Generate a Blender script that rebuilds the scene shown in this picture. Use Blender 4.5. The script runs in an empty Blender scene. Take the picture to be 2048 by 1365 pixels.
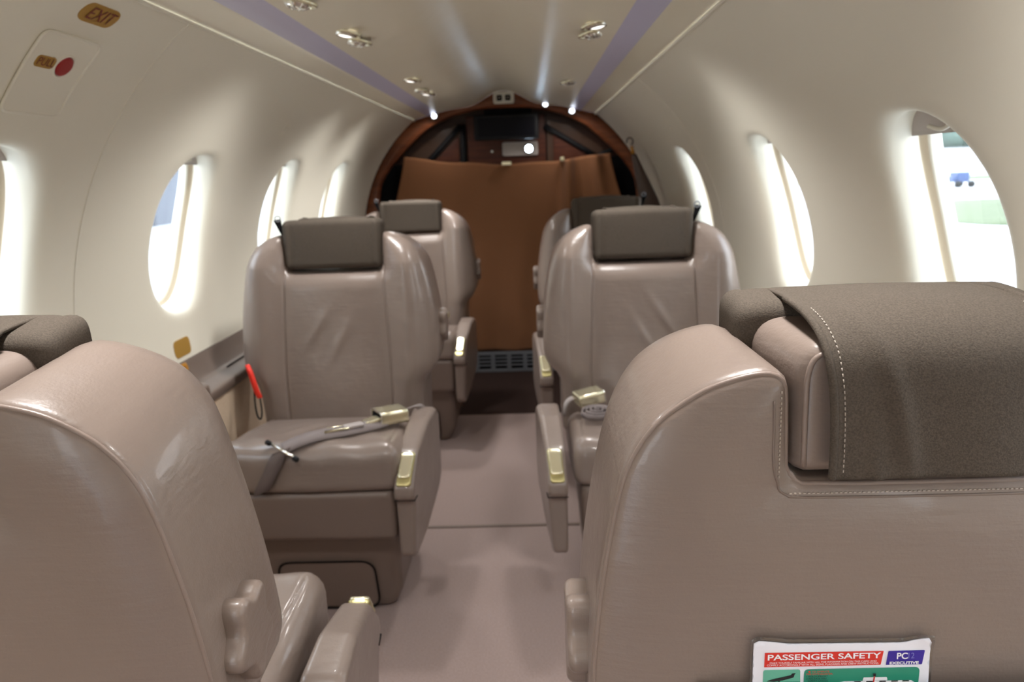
import bpy, math, random
import numpy as np
from mathutils import Matrix, Vector
from mathutils.geometry import delaunay_2d_cdt

# ------------------------------------------------------------------ camera
S = bpy.context.scene
COL = S.collection
F_PX, VPX, VPY, ROLL = 1500.0, 1060.0, 344.0, math.radians(1.7)
CAM = Vector((0.12, 0.0, 1.04))
yc = Vector(((VPX-1024)/F_PX, -(VPY-682.5)/F_PX, -1.0)).normalized()
up = Vector((math.sin(-ROLL), math.cos(ROLL), 0))
zc = (up - yc*up.dot(yc)).normalized()
xc = yc.cross(zc)
cd = bpy.data.cameras.new('camera'); cam = bpy.data.objects.new('camera', cd); COL.objects.link(cam)
rot = Matrix((xc, yc, zc))                 # rows = world axes in camera coordinates: camera -> world
cam.matrix_world = Matrix.Translation(CAM) @ rot.to_4x4()
cd.sensor_width = 36.0; cd.lens = F_PX/2048*36.0
cd.clip_start = 0.02; cd.clip_end = 600
cd.dof.use_dof = True; cd.dof.focus_distance = 0.60; cd.dof.aperture_fstop = 9.0
S.camera = cam
# ------------------------------------------------------------------ world, light, exposure
W = bpy.data.worlds.new('overcast_sky'); S.world = W; W.use_nodes = True
nt = W.node_tree; nt.nodes.clear()
wo = nt.nodes.new('ShaderNodeOutputWorld'); bg = nt.nodes.new('ShaderNodeBackground')
tc = nt.nodes.new('ShaderNodeTexCoord'); sx = nt.nodes.new('ShaderNodeSeparateXYZ'); cr = nt.nodes.new('ShaderNodeValToRGB')
cr.color_ramp.elements[0].position = 0.0; cr.color_ramp.elements[0].color = (0.97, 0.985, 1.0, 1)
cr.color_ramp.elements[1].position = 0.8; cr.color_ramp.elements[1].color = (0.74, 0.86, 1.0, 1)
nt.links.new(tc.outputs['Generated'], sx.inputs[0]); nt.links.new(sx.outputs['Z'], cr.inputs[0])
nt.links.new(cr.outputs[0], bg.inputs[0]); bg.inputs[1].default_value = 3.5
nt.links.new(bg.outputs[0], wo.inputs[0])
S.view_settings.view_transform = 'Standard'; S.view_settings.look = 'None'
S.view_settings.gamma = 1.0; S.view_settings.use_curve_mapping = False
S.view_settings.exposure = 1.05
S.cycles.max_bounces = 14; S.cycles.diffuse_bounces = 8; S.cycles.glossy_bounces = 4
S.cycles.transparent_max_bounces = 16
S.cycles.sample_clamp_indirect = 6.0

# ------------------------------------------------------------------ materials
def mat(name, col, rough=0.5, metal=0.0, spec=0.5, bump=None, var=None, emit=None, coat=0.0, sheen=0.0):
    m = bpy.data.materials.new(name); m.use_nodes = True
    n = m.node_tree.nodes; l = m.node_tree.links; b = n['Principled BSDF']
    b.inputs['Base Color'].default_value = (*col, 1); b.inputs['Roughness'].default_value = rough
    b.inputs['Metallic'].default_value = metal; b.inputs['Specular IOR Level'].default_value = spec
    b.inputs['Coat Weight'].default_value = coat; b.inputs['Coat Roughness'].default_value = 0.06
    if sheen: b.inputs['Sheen Weight'].default_value = sheen
    if emit:
        b.inputs['Emission Color'].default_value = (*emit[0], 1); b.inputs['Emission Strength'].default_value = emit[1]
    t = n.new('ShaderNodeTexCoord')
    if var:                                   # (scale, colour2)
        ns = n.new('ShaderNodeTexNoise'); ns.inputs['Scale'].default_value = var[0]; ns.inputs['Detail'].default_value = 4
        r = n.new('ShaderNodeValToRGB'); r.color_ramp.elements[0].color = (*col, 1); r.color_ramp.elements[1].color = (*var[1], 1)
        r.color_ramp.elements[0].position = 0.35; r.color_ramp.elements[1].position = 0.65
        if len(var) > 2:
            mp = n.new('ShaderNodeMapping'); mp.inputs['Scale'].default_value = var[2]
            l.new(t.outputs['Object'], mp.inputs[0]); l.new(mp.outputs[0], ns.inputs[0])
        else: l.new(t.outputs['Object'], ns.inputs[0])
        l.new(ns.outputs[0], r.inputs[0]); l.new(r.outputs[0], b.inputs['Base Color'])
    if bump:                                  # list of (scale, distance)
        prev = None
        for sc, di in bump:
            ns = n.new('ShaderNodeTexNoise'); ns.inputs['Scale'].default_value = sc; ns.inputs['Detail'].default_value = 3
            l.new(t.outputs['Object'], ns.inputs[0])
            bp = n.new('ShaderNodeBump'); bp.inputs['Strength'].default_value = 1.0; bp.inputs['Distance'].default_value = di
            l.new(ns.outputs[0], bp.inputs['Height'])
            if prev: l.new(prev.outputs[0], bp.inputs['Normal'])
            prev = bp
        l.new(prev.outputs[0], b.inputs['Normal'])
    return m
M = {}
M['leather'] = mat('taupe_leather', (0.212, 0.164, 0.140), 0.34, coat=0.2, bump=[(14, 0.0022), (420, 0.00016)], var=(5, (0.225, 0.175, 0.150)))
def creases(m):                                 # fine stretched wrinkles on top of the grain
    n = m.node_tree.nodes; l = m.node_tree.links; b = n['Principled BSDF']; old = b.inputs['Normal'].links[0].from_socket
    t = n.new('ShaderNodeTexCoord'); mp = n.new('ShaderNodeMapping'); mp.inputs['Scale'].default_value = (22, 60, 170); ns = n.new('ShaderNodeTexNoise'); ns.inputs['Scale'].default_value = 1.0; ns.inputs['Detail'].default_value = 5
    bp = n.new('ShaderNodeBump'); bp.inputs['Distance'].default_value = .00055; l.new(t.outputs['Object'], mp.inputs[0]); l.new(mp.outputs[0], ns.inputs[0]); l.new(ns.outputs[0], bp.inputs['Height']); l.new(old, bp.inputs['Normal']); l.new(bp.outputs[0], b.inputs['Normal'])
creases(M['leather'])
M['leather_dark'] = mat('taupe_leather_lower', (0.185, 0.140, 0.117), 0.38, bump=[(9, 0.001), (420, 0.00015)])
M['leather_brown'] = mat('dark_brown_leather', (0.085, 0.058, 0.048), 0.5)
M['piping'] = mat('taupe_piping', (0.235, 0.18, 0.155), 0.36, bump=[(600, 0.0002)])
M['thread'] = mat('pale_thread', (0.42, 0.36, 0.31), 0.7)
M['cloth'] = mat('olive_taupe_cloth', (0.068, 0.055, 0.044), 0.9, spec=0.15, bump=[(10, 0.002), (900, 0.0005)], var=(700, (0.100, 0.082, 0.066)))
M['lining'] = mat('cream_lining', (0.81, 0.775, 0.665), 0.38, spec=0.35, bump=[(3.5, 0.002)])
M['ceiling'] = mat('cream_ceiling', (0.82, 0.76, 0.625), 0.34, spec=0.4, bump=[(5, 0.005), (700, 0.00012)])
M['frame'] = mat('ivory_frame', (0.80, 0.765, 0.66), 0.45)
M['shadepocket'] = mat('beige_shade', (0.60, 0.51, 0.38), 0.55)
M['shade'] = mat('grey_window_shade', (0.52, 0.47, 0.44), 0.4)
M['strip'] = mat('lilac_grey_strip', (0.60, 0.58, 0.76), 0.35, spec=0.5)
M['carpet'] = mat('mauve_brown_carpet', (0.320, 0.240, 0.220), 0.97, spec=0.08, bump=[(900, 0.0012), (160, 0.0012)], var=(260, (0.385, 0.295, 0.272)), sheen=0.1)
M['mat'] = mat('dark_brown_floor', (0.040, 0.024, 0.020), 0.95, spec=0.1, bump=[(500, 0.001)])  # dark brown for the forward floor section
M['sidecarpet'] = mat('beige_wall_carpet', (0.66, 0.51, 0.365), 0.95, spec=0.1, bump=[(700, 0.001)], var=(220, (0.72, 0.575, 0.43)))
M['gold'] = mat('champagne_metal', (0.80, 0.75, 0.54), 0.24, metal=0.85)
M['golddark'] = mat('gold_metal_edge', (0.52, 0.46, 0.22), 0.3, metal=0.85)
M['chrome'] = mat('bright_metal', (0.88, 0.87, 0.82), 0.14, metal=1.0)
M['black'] = mat('black_plastic', (0.010, 0.010, 0.012), 0.5, spec=0.25)
M['blackmatt'] = mat('black_recess', (0.006, 0.006, 0.007), 0.9, spec=0.1)
M['screen'] = mat('black_screen', (0.004, 0.004, 0.007), 0.35, spec=0.12)
M['wood'] = mat('varnished_wood', (0.23, 0.072, 0.028), 0.35, spec=0.35, coat=0.15, var=(5, (0.13, 0.038, 0.015), (1.2, 1.2, 9)))
M['redwood'] = mat('dark_red_wood', (0.11, 0.030, 0.014), 0.4, spec=0.3, var=(5, (0.07, 0.018, 0.010), (1.2, 1.2, 9)))
M['walnut'] = mat('dark_wood_panel', (0.060, 0.024, 0.014), 0.4, spec=0.3, var=(5, (0.034, 0.013, 0.009), (1.5, 1.5, 8)))
M['tinted'] = mat('tinted_panel', (0.085, 0.045, 0.030), 0.3, spec=0.3)
M['curtain'] = mat('brown_curtain_cloth', (0.245, 0.108, 0.050), 0.9, spec=0.15, bump=[(6, 0.004), (800, 0.0004)], sheen=0.15)
M['grille'] = mat('grey_grille', (0.16, 0.165, 0.18), 0.5)
M['ivory'] = mat('ivory_plastic', (0.72, 0.70, 0.62), 0.4)
M['white'] = mat('white_card', (0.80, 0.80, 0.88), 0.35)
M['red'] = mat('red_handle', (0.33, 0.010, 0.012), 0.35)
M['redtag'] = mat('red_webbing', (0.85, 0.03, 0.012), 0.6)
M['redink'] = mat('red_print', (0.66, 0.030, 0.020), 0.35)
M['blueink'] = mat('blue_print', (0.035, 0.018, 0.30), 0.35)
M['greenink'] = mat('green_print', (0.02, 0.25, 0.16), 0.35)
M['palegreen'] = mat('pale_green_print', (0.12, 0.42, 0.30), 0.35)
M['blackink'] = mat('black_print', (0.01, 0.01, 0.015), 0.4)
M['whiteink'] = mat('white_print', (0.85, 0.85, 0.9), 0.4)
M['paleink'] = mat('pale_blue_print', (0.20, 0.20, 0.55), 0.4)
M['placard'] = mat('gold_placard', (0.40, 0.225, 0.040), 0.45)
M['placardred'] = mat('placard_red_lettering', (0.17, 0.014, 0.008), 0.4)
M['orange'] = mat('orange_placard', (0.50, 0.22, 0.02), 0.4)
M['belt'] = mat('grey_mauve_webbing', (0.20, 0.165, 0.16), 0.75, bump=[(900, 0.0004)])
M['beltdark'] = mat('dark_mauve_webbing', (0.125, 0.095, 0.088), 0.75, bump=[(900, 0.0004)])
M['beltlight'] = mat('pale_grey_webbing', (0.38, 0.335, 0.32), 0.7, bump=[(900, 0.0004)])
M['apron'] = mat('pale_concrete', (0.42, 0.42, 0.43), 0.9, var=(0.3, (0.36, 0.36, 0.37)))
M['grass'] = mat('mown_grass', (0.072, 0.092, 0.040), 0.95, var=(0.6, (0.085, 0.105, 0.050)))
M['leaf'] = mat('hazy_tree_leaves', (0.066, 0.096, 0.080), 0.95, var=(2, (0.08, 0.112, 0.095)))
M['trunk'] = mat('tree_bark', (0.10, 0.08, 0.06), 0.95)
M['hangar'] = mat('pale_hangar_cladding', (0.34, 0.35, 0.36), 0.7)
M['bluegrey'] = mat('blue_grey_cladding', (0.085, 0.095, 0.12), 0.7)
M['darkgrey'] = mat('dark_opening', (0.060, 0.065, 0.08), 0.8)
M['bluecart'] = mat('blue_paint', (0.03, 0.06, 0.16), 0.5)
LAMP = 4.2
M['lampread'] = mat('lit_reading_lamp_lens', (0.9, 0.9, 0.9), 0.3, emit=((1.0, 0.95, 0.88), 1.2))
M['lamp'] = mat('reflection_glow', (0.9, 0.9, 0.9), 0.3, emit=((0.62, 0.80, 1.0), 22.0))  # emission standing in for a reflected light on the partition
M['lampdim'] = mat('lit_reading_lens', (0.9, 0.9, 0.9), 0.3, emit=((0.8, 0.87, 1.0), 3.0))
def glass(name, tint, mixg):
    m = bpy.data.materials.new(name); m.use_nodes = True; n = m.node_tree.nodes; l = m.node_tree.links; n.clear()
    o = n.new('ShaderNodeOutputMaterial'); tr = n.new('ShaderNodeBsdfTransparent'); g = n.new('ShaderNodeBsdfGlossy'); mx = n.new('ShaderNodeMixShader')
    tr.inputs[0].default_value = (*tint, 1); g.inputs['Roughness'].default_value = 0.03; mx.inputs[0].default_value = mixg
    l.new(tr.outputs[0], mx.inputs[1]); l.new(g.outputs[0], mx.inputs[2]); l.new(mx.outputs[0], o.inputs[0]); return m
M['pane'] = glass('clear_pane', (0.97, 0.985, 0.99), 0.04)
M['film'] = glass('clear_laminate', (0.86, 0.87, 0.88), 0.10)

# ------------------------------------------------------------------ object helpers
def obj(name, V, Fc, m, parent=None, smooth=True, loc=None):
    me = bpy.data.meshes.new(name); me.from_pydata([tuple(v) for v in V], [], Fc); me.update()
    if isinstance(m, str): me.materials.append(M[m])
    else:
        for k in m: me.materials.append(M[k])
    if smooth: me.polygons.foreach_set('use_smooth', [True]*len(me.polygons))
    o = bpy.data.objects.new(name, me); COL.objects.link(o)
    if parent: o.parent = parent
    if loc: o.location = loc
    return o
def tag(o, label=None, cat=None, group=None, kind=None):
    if label: o['label'] = label
    if cat: o['category'] = cat
    if group: o['group'] = group
    if kind: o['kind'] = kind
    return o
def empty(name, loc=(0, 0, 0), rz=0.0):
    o = bpy.data.objects.new(name, None); COL.objects.link(o); o.location = loc; o.rotation_euler = (0, 0, rz)
    o.empty_display_size = 0.05; return o
class MB:
    def __init__(s): s.V = []; s.F = []; s.mi = []
    def add(s, V, Fc, mi=0):
        b = len(s.V); s.V += [tuple(map(float, v)) for v in V]; s.F += [tuple(i+b for i in f) for f in Fc]; s.mi += [mi]*len(Fc); return s
    def box(s, x0, x1, y0, y1, z0, z1, mi=0):
        V = [(x, y, z) for x in (x0, x1) for y in (y0, y1) for z in (z0, z1)]
        return s.add(V, [(0,1,3,2),(4,6,7,5),(0,4,5,1),(2,3,7,6),(0,2,6,4),(1,5,7,3)], mi)
    def build(s, name, m, parent=None, smooth=True, bevel=None):
        o = obj(name, s.V, s.F, m, parent, smooth)
        if not isinstance(m, str): o.data.polygons.foreach_set('material_index', s.mi)
        if bevel:
            b = o.modifiers.new('bevel', 'BEVEL'); b.width = bevel; b.segments = 3; b.limit_method = 'ANGLE'; b.harden_normals = False
            o.data.polygons.foreach_set('use_smooth', [True]*len(o.data.polygons))
            w = o.modifiers.new('wn', 'WEIGHTED_NORMAL'); w.keep_sharp = True
        return o
def tube(path, r, n=8, closed=False):
    P = np.array(path, float); N = len(P); V = []; Fc = []
    prev = None
    for i in range(N):
        a = P[(i-1) % N] if (closed or i > 0) else P[i]; b = P[(i+1) % N] if (closed or i < N-1) else P[i]
        t = b-a; t /= (np.linalg.norm(t)+1e-12)
        if prev is None:
            h = np.array([0, 0, 1.0]) if abs(t[2]) < 0.9 else np.array([1.0, 0, 0]); u = np.cross(t, h)
        else: u = prev - t*np.dot(prev, t)
        u /= (np.linalg.norm(u)+1e-12); prev = u; w = np.cross(t, u)
        rr = r[i] if hasattr(r, '__len__') else r
        for k in range(n):
            an = 2*math.pi*k/n; V.append(P[i]+rr*(math.cos(an)*u+math.sin(an)*w))
    for i in range(N if closed else N-1):
        j = (i+1) % N
        for k in range(n): Fc.append((i*n+k, i*n+(k+1) % n, j*n+(k+1) % n, j*n+k))
    if not closed: Fc.append(tuple(range(n))[::-1]); Fc.append(tuple(range((N-1)*n, N*n)))
    return V, Fc
def lathe(prof, n=28, c=(0, 0, 0), axis='z'):
    V = []; Fc = []
    for r, h in prof:
        for k in range(n):
            a = 2*math.pi*k/n; V.append((c[0]+r*math.cos(a), c[1]+r*math.sin(a), c[2]+h))
    for i in range(len(prof)-1):
        for k in range(n): Fc.append((i*n+k, i*n+(k+1) % n, (i+1)*n+(k+1) % n, (i+1)*n+k))
    return V, Fc
def strap(path, width, side, th=0.002):          # flat ribbon along a path; side = width direction per point or one
    V = []; Fc = []; N = len(path)
    for i, p in enumerate(path):
        p = np.array(p, float); w = np.array(side[i] if hasattr(side[0], '__len__') else side, float); w /= np.linalg.norm(w)
        a = np.array(path[max(0, i-1)], float); b = np.array(path[min(N-1, i+1)], float); t = b-a; nn = np.cross(t, w); nn /= np.linalg.norm(nn)+1e-9
        for sx_, sn in ((-1, 1), (1, 1), (1, -1), (-1, -1)): V.append(p+w*sx_*width/2+nn*sn*th/2)
    for i in range(N-1):
        for k in range(4): Fc.append((i*4+k, i*4+(k+1) % 4, (i+1)*4+(k+1) % 4, (i+1)*4+k))
    Fc.append((3, 2, 1, 0)); b = (N-1)*4; Fc.append((b, b+1, b+2, b+3))
    return V, Fc
def spline(pts, n=8, closed=False):               # Catmull-Rom
    P = [np.array(p, float) for p in pts]; N = len(P); out = []
    rng = range(N if closed else N-1)
    for i in rng:
        p0 = P[(i-1) % N] if (closed or i > 0) else 2*P[0]-P[1]
        p1 = P[i]; p2 = P[(i+1) % N]; p3 = P[(i+2) % N] if (closed or i < N-2) else 2*P[-1]-P[-2]
        for k in range(n):
            t = k/n; out.append(0.5*((2*p1)+(-p0+p2)*t+(2*p0-5*p1+4*p2-p3)*t*t+(-p0+3*p1-3*p2+p3)*t**3))
    if not closed: out.append(P[-1])
    return out
def roundpoly(pts, r, n=6):                       # polygon with rounded corners (r one or per corner)
    out = []; N = len(pts)
    for i in range(N):
        p = np.array(pts[i], float); a = np.array(pts[i-1], float); b = np.array(pts[(i+1) % N], float)
        rr = r[i] if hasattr(r, '__len__') else r
        da = (a-p); la = np.linalg.norm(da); da /= la; db = (b-p); lb = np.linalg.norm(db); db /= lb
        co = np.clip(np.dot(da, db), -0.9999, 0.9999); half = math.acos(co)/2
        L = min(rr/math.tan(half), la*0.48, lb*0.48)
        if rr <= 0: out.append(p); continue
        A = p+da*L; B = p+db*L
        for k in range(n+1):
            t = k/n; out.append((1-t)**2*A+2*t*(1-t)*p+t*t*B)
    return out
def resample(P, sp):
    P = np.array(P, float); Q = np.vstack([P, P[:1]]); seg = np.linalg.norm(np.diff(Q, axis=0), axis=1); L = seg.sum()
    n = max(12, int(L/sp)); s = np.linspace(0, L, n, endpoint=False); c = np.concatenate([[0], np.cumsum(seg)])
    return np.stack([np.interp(s, c, Q[:, 0]), np.interp(s, c, Q[:, 1])], 1)
def segdist(pts, poly, closed=True):
    A = np.array(poly); B = np.roll(A, -1, 0)
    if not closed: A = A[:-1]; B = B[:-1]
    D = np.full(len(pts), 1e9)
    for i in range(0, len(pts), 4000):
        p = pts[i:i+4000][:, None, :]; ab = (B-A)[None]; t = np.clip(((p-A[None])*ab).sum(2)/((ab**2).sum(2)+1e-15), 0, 1)
        D[i:i+4000] = np.sqrt((((A[None]+t[..., None]*ab)-p)**2).sum(2)).min(1)
    return D
def inside(pts, poly):
    x, y = pts[:, 0], pts[:, 1]; c = np.zeros(len(pts), bool); P = np.array(poly); Q = np.roll(P, -1, 0)
    for (x1, y1), (x2, y2) in zip(P, Q):
        if y1 == y2: continue
        k = ((y1 > y) != (y2 > y)) & (x < (x2-x1)*(y-y1)/(y2-y1)+x1); c ^= k
    return c
def slab(outline, top, bot, Rt, Rb, fmap, sp=0.01, osp=None, seams=(), sides=5, groove=0.0025):
    """a padded shape: outline in (u,v), top/bottom heights top(u,v)/bot(u,v), rounded edges Rt/Rb, fmap(u,v,w)->xyz"""
    O = resample(outline, osp or sp*0.8)
    area = 0.5*np.sum(O[:, 0]*np.roll(O[:, 1], -1)-np.roll(O[:, 0], -1)*O[:, 1])
    if area < 0: O = O[::-1].copy()
    n = len(O); T = np.roll(O, -1, 0)-np.roll(O, 1, 0); T /= np.linalg.norm(T, axis=1)[:, None]; Nn = np.stack([-T[:, 1], T[:, 0]], 1)
    V = []; Fc = []; loops = []
    for face, (hf, R, sg) in enumerate(((top, Rt, 1), (bot, Rb, -1))):
        pts = [O]
        for th in (20, 38, 56, 73, 90):
            d = R*(1-math.cos(math.radians(th))); q = O+Nn*d; dd = segdist(q, O); q = q[(dd > d*0.96) & inside(q, O)]; pts.append(q)
        mn = O.min(0); mx = O.max(0)
        gx, gy = np.meshgrid(np.arange(mn[0], mx[0], sp)+sp*0.37, np.arange(mn[1], mx[1], sp)+sp*0.41)
        g = np.stack([gx.ravel(), gy.ravel()], 1); g = g[inside(g, O)]; g = g[segdist(g, O) > R*1.12]
        sm = seams if face == 0 else ()
        for sl in sm:
            sl = np.array(sl, float); g = g[segdist(g, sl, False) > 0.009]
            L = np.concatenate([[0], np.cumsum(np.linalg.norm(np.diff(sl, axis=0), axis=1))]); s = np.linspace(0, L[-1], max(4, int(L[-1]/0.006)))
            c = np.stack([np.interp(s, L, sl[:, 0]), np.interp(s, L, sl[:, 1])], 1); t = np.gradient(c, axis=0); t /= np.linalg.norm(t, axis=1)[:, None]
            nn = np.stack([-t[:, 1], t[:, 0]], 1)
            for off in (-0.007, -0.0035, -0.0015, 0, 0.0015, 0.0035, 0.007):
                q = c+nn*off; q = q[inside(q, O)]; pts.append(q[segdist(q, O) > 0.004])
        pts.append(g); allp = np.vstack(pts)
        r = delaunay_2d_cdt([Vector(p) for p in allp], [(i, (i+1) % n) for i in range(n)], [], 1, 1e-6, True)
        P = np.array([tuple(p) for p in r[0]]); d = segdist(P, O)
        x = np.clip((R-d), 0, R); h = R-np.sqrt(np.maximum(R*R-x*x, 0))
        w = np.array([hf(u, v) for u, v in P])-sg*h
        for sl in sm:
            ds = segdist(P, np.array(sl, float), False); w -= sg*groove*np.exp(-(ds/0.0022)**2)
        base = len(V); V += [(P[i, 0], P[i, 1], w[i]) for i in range(len(P))]
        cen = np.array([P[list(f)].mean(0) for f in r[2]]); ok = inside(cen, O)
        for f, k_ok in zip(r[2], ok):
            if k_ok: Fc.append(tuple(base+i for i in (f if sg > 0 else f[::-1])))
        mp = {}
        for new, olds in enumerate(r[3]):
            for o_ in olds: mp[o_] = base+new
        loops.append([mp[i] for i in range(n)])
    a, b = loops; prev = a
    for k in range(1, sides):
        cur = []
        for i in range(n):
            p = V[a[i]]; q = V[b[i]]; t = k/sides; cur.append(len(V)); V.append((p[0], p[1], p[2]*(1-t)+q[2]*t))
        for i in range(n):
            j = (i+1) % n; Fc.append((prev[j], prev[i], cur[i], cur[j]))
        prev = cur
    for i in range(n):
        j = (i+1) % n; Fc.append((prev[j], prev[i], b[i], b[j]))
    V = [fmap(*v) for v in V]
    # outward winding check through the mapping's handedness
    e = 1e-4; p0 = np.array(fmap(0.001, 0.001, 0.001)); a1 = np.array(fmap(0.001+e, 0.001, 0.001))-p0; a2 = np.array(fmap(0.001, 0.001+e, 0.001))-p0; a3 = np.array(fmap(0.001, 0.001, 0.001+e))-p0
    if np.dot(np.cross(a1, a2), a3) < 0: Fc = [f[::-1] for f in Fc]
    return V, Fc
def const(c): return lambda u, v: c
def text_mesh(body, size, m, name, parent, origin, ex, ey, align='CENTER', shear=0.0, thick=0.0002, bold=0.0, sx=1.0):
    c = bpy.data.curves.new(name, 'FONT'); c.body = body; c.size = size; c.align_x = align; c.align_y = 'CENTER'; c.shear = shear; c.extrude = 0; c.offset = bold
    t = bpy.data.objects.new(name, c); COL.objects.link(t); dg = bpy.context.evaluated_depsgraph_get(); dg.update()
    me = bpy.data.meshes.new_from_object(t.evaluated_get(dg)); bpy.data.objects.remove(t)
    o_ = np.array(origin, float); X = np.array(ex, float); Y = np.array(ey, float)
    V = [o_+X*v.co.x*sx+Y*v.co.y for v in me.vertices]; Fc = [tuple(p.vertices) for p in me.polygons]
    bpy.data.meshes.remove(me)
    return obj(name, V, Fc, m, parent, smooth=False)

# ------------------------------------------------------------------ cabin shell
RC, ZC = 0.745, 0.72                                 # lining radius and centre height
Y0, Y1 = -1.75, 3.92
def wp(side, y, s, out=0.0):                         # point on the side lining (s = arc length), pushed outwards by out
    a = s/RC; r = RC+out; return (side*r*math.cos(a), y, ZC+r*math.sin(a))
S_LO, S_HI = RC*math.asin((0.62-ZC)/RC), RC*math.asin((1.312-ZC)/RC)
SCW, HS, HY = 0.2075, 0.183, 0.132                   # window centre along s, half height, half width
DEP = 0.036
def senorm(dy, ds, ay, as_, n=2.35): return (abs(dy/ay)**n+abs(ds/as_)**n)**(1/n)
def lining(side, name, wins, doors=()):
    cy, cs0, cs1 = 0.25, SCW-0.24, SCW+0.24
    NY, NS = 24, 24
    V = []; Fc = []; idx = {}
    def vid(y, s, out=0.0):
        k = (round(y, 5), round(s, 5), round(out, 5))
        if k not in idx: idx[k] = len(V); V.append(wp(side, y, s, out))
        return idx[k]
    # y breaks
    ys = {Y0, Y1}
    for w in wins: ys |= {w-cy, w+cy}
    for d0, d1, _, _ in doors: ys |= {d0, d1}
    ys = sorted(ys); yy = []
    for a, b in zip(ys[:-1], ys[1:]):
        inwin = any(abs((a+b)/2-w) < cy for w in wins); n = NY if inwin else max(1, int(math.ceil((b-a)/0.05)))
        yy += [(a+(b-a)*i/n) for i in range(n)]
    yy.append(ys[-1])
    ss = [S_LO+(cs0-S_LO)*i/4 for i in range(4)]+[cs0+(cs1-cs0)*i/NS for i in range(NS)]+[cs1+(S_HI-cs1)*i/12 for i in range(13)]
    for i in range(len(yy)-1):
        for j in range(len(ss)-1):
            my = (yy[i]+yy[i+1])/2; ms = (ss[j]+ss[j+1])/2
            if any(abs(my-w) < cy for w in wins) and cs0 < ms < cs1: continue
            if any(d0 < my < d1 and s0 < ms < s1 for d0, d1, s0, s1 in doors): continue
            Fc.append((vid(yy[i], ss[j]), vid(yy[i+1], ss[j]), vid(yy[i+1], ss[j+1]), vid(yy[i], ss[j+1])))
    for w in wins:
        per = []
        cyv = [w-cy+2*cy*i/NY for i in range(NY+1)]; csv = [cs0+(cs1-cs0)*i/NS for i in range(NS+1)]
        per += [(y, cs0) for y in cyv[:-1]]+[(w+cy, s) for s in csv[:-1]]+[(y, cs1) for y in cyv[:0:-1]]+[(w-cy, s) for s in csv[:0:-1]]
        rings = [[vid(y, s) for y, s in per]]
        K = 22
        for k in range(1, K+1):
            t = (k/K)**0.8; ring = []
            for y, s in per:
                dy, ds = y-w, s-SCW; q = senorm(dy, ds, HY, HS); ly, ls = dy/q, ds/q
                py, ps = dy+(ly-dy)*t, ds+(ls-ds)*t
                rin = senorm(py, ps, HY, HS); rout = senorm(py, ps, 0.228, 0.216)
                g = max(0, (1-rout))/max(1e-6, (max(0, 1-rout)+max(0, rin-1))); g = min(1, g)
                ring.append(len(V)); V.append(wp(side, w+py, SCW+ps, DEP*(0.35*g*g+0.65*(1-math.sqrt(max(0, 1-g**4))))))
            rings.append(ring)
        for sc, ou in ((0.994, DEP+0.006), (0.99, DEP+0.022)):
            ring = []
            for y, s in per:
                dy, ds = y-w, s-SCW; q = senorm(dy, ds, HY, HS); ring.append(len(V)); V.append(wp(side, w+dy/q*sc, SCW+ds/q*sc, ou))
            rings.append(ring)
        n = len(per)
        for a, b in zip(rings[:-1], rings[1:]):
            for i in range(n): Fc.append((a[i], a[(i+1) % n], b[(i+1) % n], b[i]))
    if side > 0: pass
    o = obj(name, V, Fc, 'lining'); tag(o, kind='structure'); return o
LW = [0.41, 1.112, 1.805, 2.495, 3.180]; RW = [-0.29, 0.41, 1.115, 1.825, 2.745]
lining(-1, 'wall_left', LW, [(-1.5, -0.8, S_LO-1, 0.60)])
lining(1, 'wall_right', RW)
def oval(side, w, sc, out, n=72, sy=1.0, ss_=1.0, clip=None):
    r = []
    for k in range(n):
        a = 2*math.pi*k/n; dy, ds = math.cos(a)*HY, math.sin(a)*HS; q = senorm(dy, ds, HY, HS)
        r.append(wp(side, w+dy/q*sc*sy, SCW+ds/q*sc*ss_, out))
    return r
def ringmesh(rs):
    n = len(rs[0]); V = [p for r in rs for p in r]; Fc = []
    for i in range(len(rs)-1):
        for k in range(n): Fc.append((i*n+k, i*n+(k+1) % n, (i+1)*n+(k+1) % n, (i+1)*n+k))
    return V, Fc
wn = 0
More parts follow.
